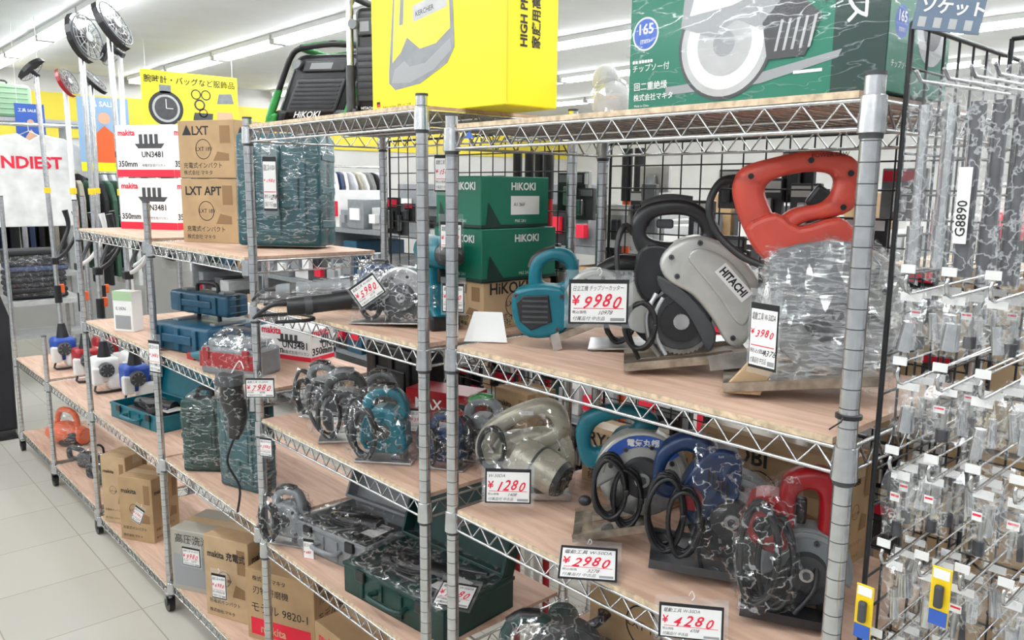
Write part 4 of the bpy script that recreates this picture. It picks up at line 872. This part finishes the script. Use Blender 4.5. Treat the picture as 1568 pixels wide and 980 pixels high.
cl=[mat("cloth%d"%i,c,.9,0,.15,8,.3) for i,c in enumerate([(.72,.72,.70),(.02,.02,.024),(.05,.07,.15),(.2,.2,.2),(.03,.03,.03),(.35,.32,.26),(.05,.12,.08),(.55,.55,.6)])]
b=MB();shirt(b,1.42,6.9,1.98,cl[0],.55,.65,"INDIEST");shirt(b,.92,7.0,1.98,cl[1],.42,.7)
b.cyl((.3,6.98,2.08),(2.2,6.98,2.08),.014,chrome);
for x in (.3,2.2): b.cyl((x,6.98,0),(x,6.98,2.08),.014,chrome)
b.obj("shirt_display_rail")
rr=random.Random(3)
for yy,x0,x1,zt in ((8.2,.3,4.4,1.75),(9.3,.0,6.,1.9),(6.40,.2,.66,1.45)):
    b=MB();b.cyl((x0,yy,zt),(x1,yy,zt),.014,chrome)
    for x in(x0,x1): b.cyl((x,yy,0),(x,yy,zt),.014,chrome);b.box((x,yy,.02),(.04,.5,.03),dgr)
    x=x0+.05
    while x<x1:
        m=rr.choice(cl);b.M=Matrix.Translation((x,yy,zt-.1))@Matrix.Rotation(math.pi/2+rr.uniform(-.3,.3),4,'Z')
        w=.45;hh=rr.uniform(.6,.95);b.prism([(-w/2,-hh),(w/2,-hh),(w*.5,-.15),(w*.3,0),(.05,.03),(-.05,.03),(-w*.3,0),(-w*.5,-.15)],-.02,.02,m,.008,2);b.M=I4;x+=rr.uniform(.05,.09)
    b.obj("clothes_rail")
b=MB()
for k in range(9): b.box((rr.uniform(-.01,.01),rr.uniform(-.01,.01),.02+.036*k),(.34,.3,.034),rr.choice([cl[1],cl[1],cl[2]]),.014,seg=3)
b.wrap(flm2,.004,.006,2);b.box((0,0,-.02),(.5,.45,.03),lgr)
for x in(-.23,.23):
    for y in(-.2,.2): b.cyl((x,y,-.885),(x,y,-.03),.012,steel)
b.obj("folded_clothes_table",(1.25,6.25,.885))
b=MB();b.prism([(-.16,.05),(.16,.05),(.17,.8),(.12,.98),(.03,1.04),(-.03,1.04),(-.12,.98),(-.17,.8)],-.06,.06,cl[1],.02,3);b.cyl((0,0,0),(0,0,1.12),.01,steel);b.box((0,0,.012),(.3,.2,.02),blk);b.obj("covered_garment_stand",(.86,6.02,0),0)
sg=mat("suitcase_green",(.30,.48,.30),.4)
b=MB();b.box((0,0,.13),(.46,.26,.26),sg,.04,seg=4)
for i in range(6): b.box((0,-.13,.03+.04*i),(.40,.012,.012),sg,.004)
b.tube([(-.08,0,.26),(-.07,0,.29),(.07,0,.29),(.08,0,.26)],.008,dgr,n=8,sub=3)
for x in(-.18,.18): b.cyl((x,-.14,.03),(x,-.16,.03),.02,blk,n=12)
b.obj("suitcase",(1.36,7.62,2.161),0)
b=MB();b.box((1.3,7.65,2.145),(1.2,.4,.03),lgr)
for x in(.75,1.85): b.box((x,7.75,1.07),(.05,.05,2.14),lgr)
for z in(.4,.9,1.4): b.box((1.3,7.65,z),(1.1,.35,.03),lgr)
b.obj("bag_display_shelf")
# ------------------------------------------------------------------ world, camera
w=bpy.data.worlds.new("world");bpy.context.scene.world=w;w.use_nodes=True
bg=w.node_tree.nodes["Background"];bg.inputs[0].default_value=(.92,.97,1,1);bg.inputs[1].default_value=.60  # even ambient fill, added to brighten through the room's open sides
f,pi,ro,ya=1256.8,*[math.radians(a) for a in (9.33,.55,42.14)]
Fv=Vector((math.sin(ya)*math.cos(pi),math.cos(ya)*math.cos(pi),-math.sin(pi)));R0=Vector((math.cos(ya),-math.sin(ya),0));U0=R0.cross(Fv)
Rv=math.cos(ro)*R0+math.sin(ro)*U0;Uv=-math.sin(ro)*R0+math.cos(ro)*U0
ca=bpy.data.cameras.new("camera");ca.sensor_width=36;ca.lens=f/1600*36;ca.clip_start=.05
co=bpy.data.objects.new("camera",ca);bpy.context.collection.objects.link(co)
Mx=Matrix((Rv,Uv,-Fv)).transposed().to_4x4();Mx.translation=(0,0,1.65);co.matrix_world=Mx
bpy.context.scene.camera=co
sc=bpy.context.scene;sc.view_settings.view_transform='Standard'
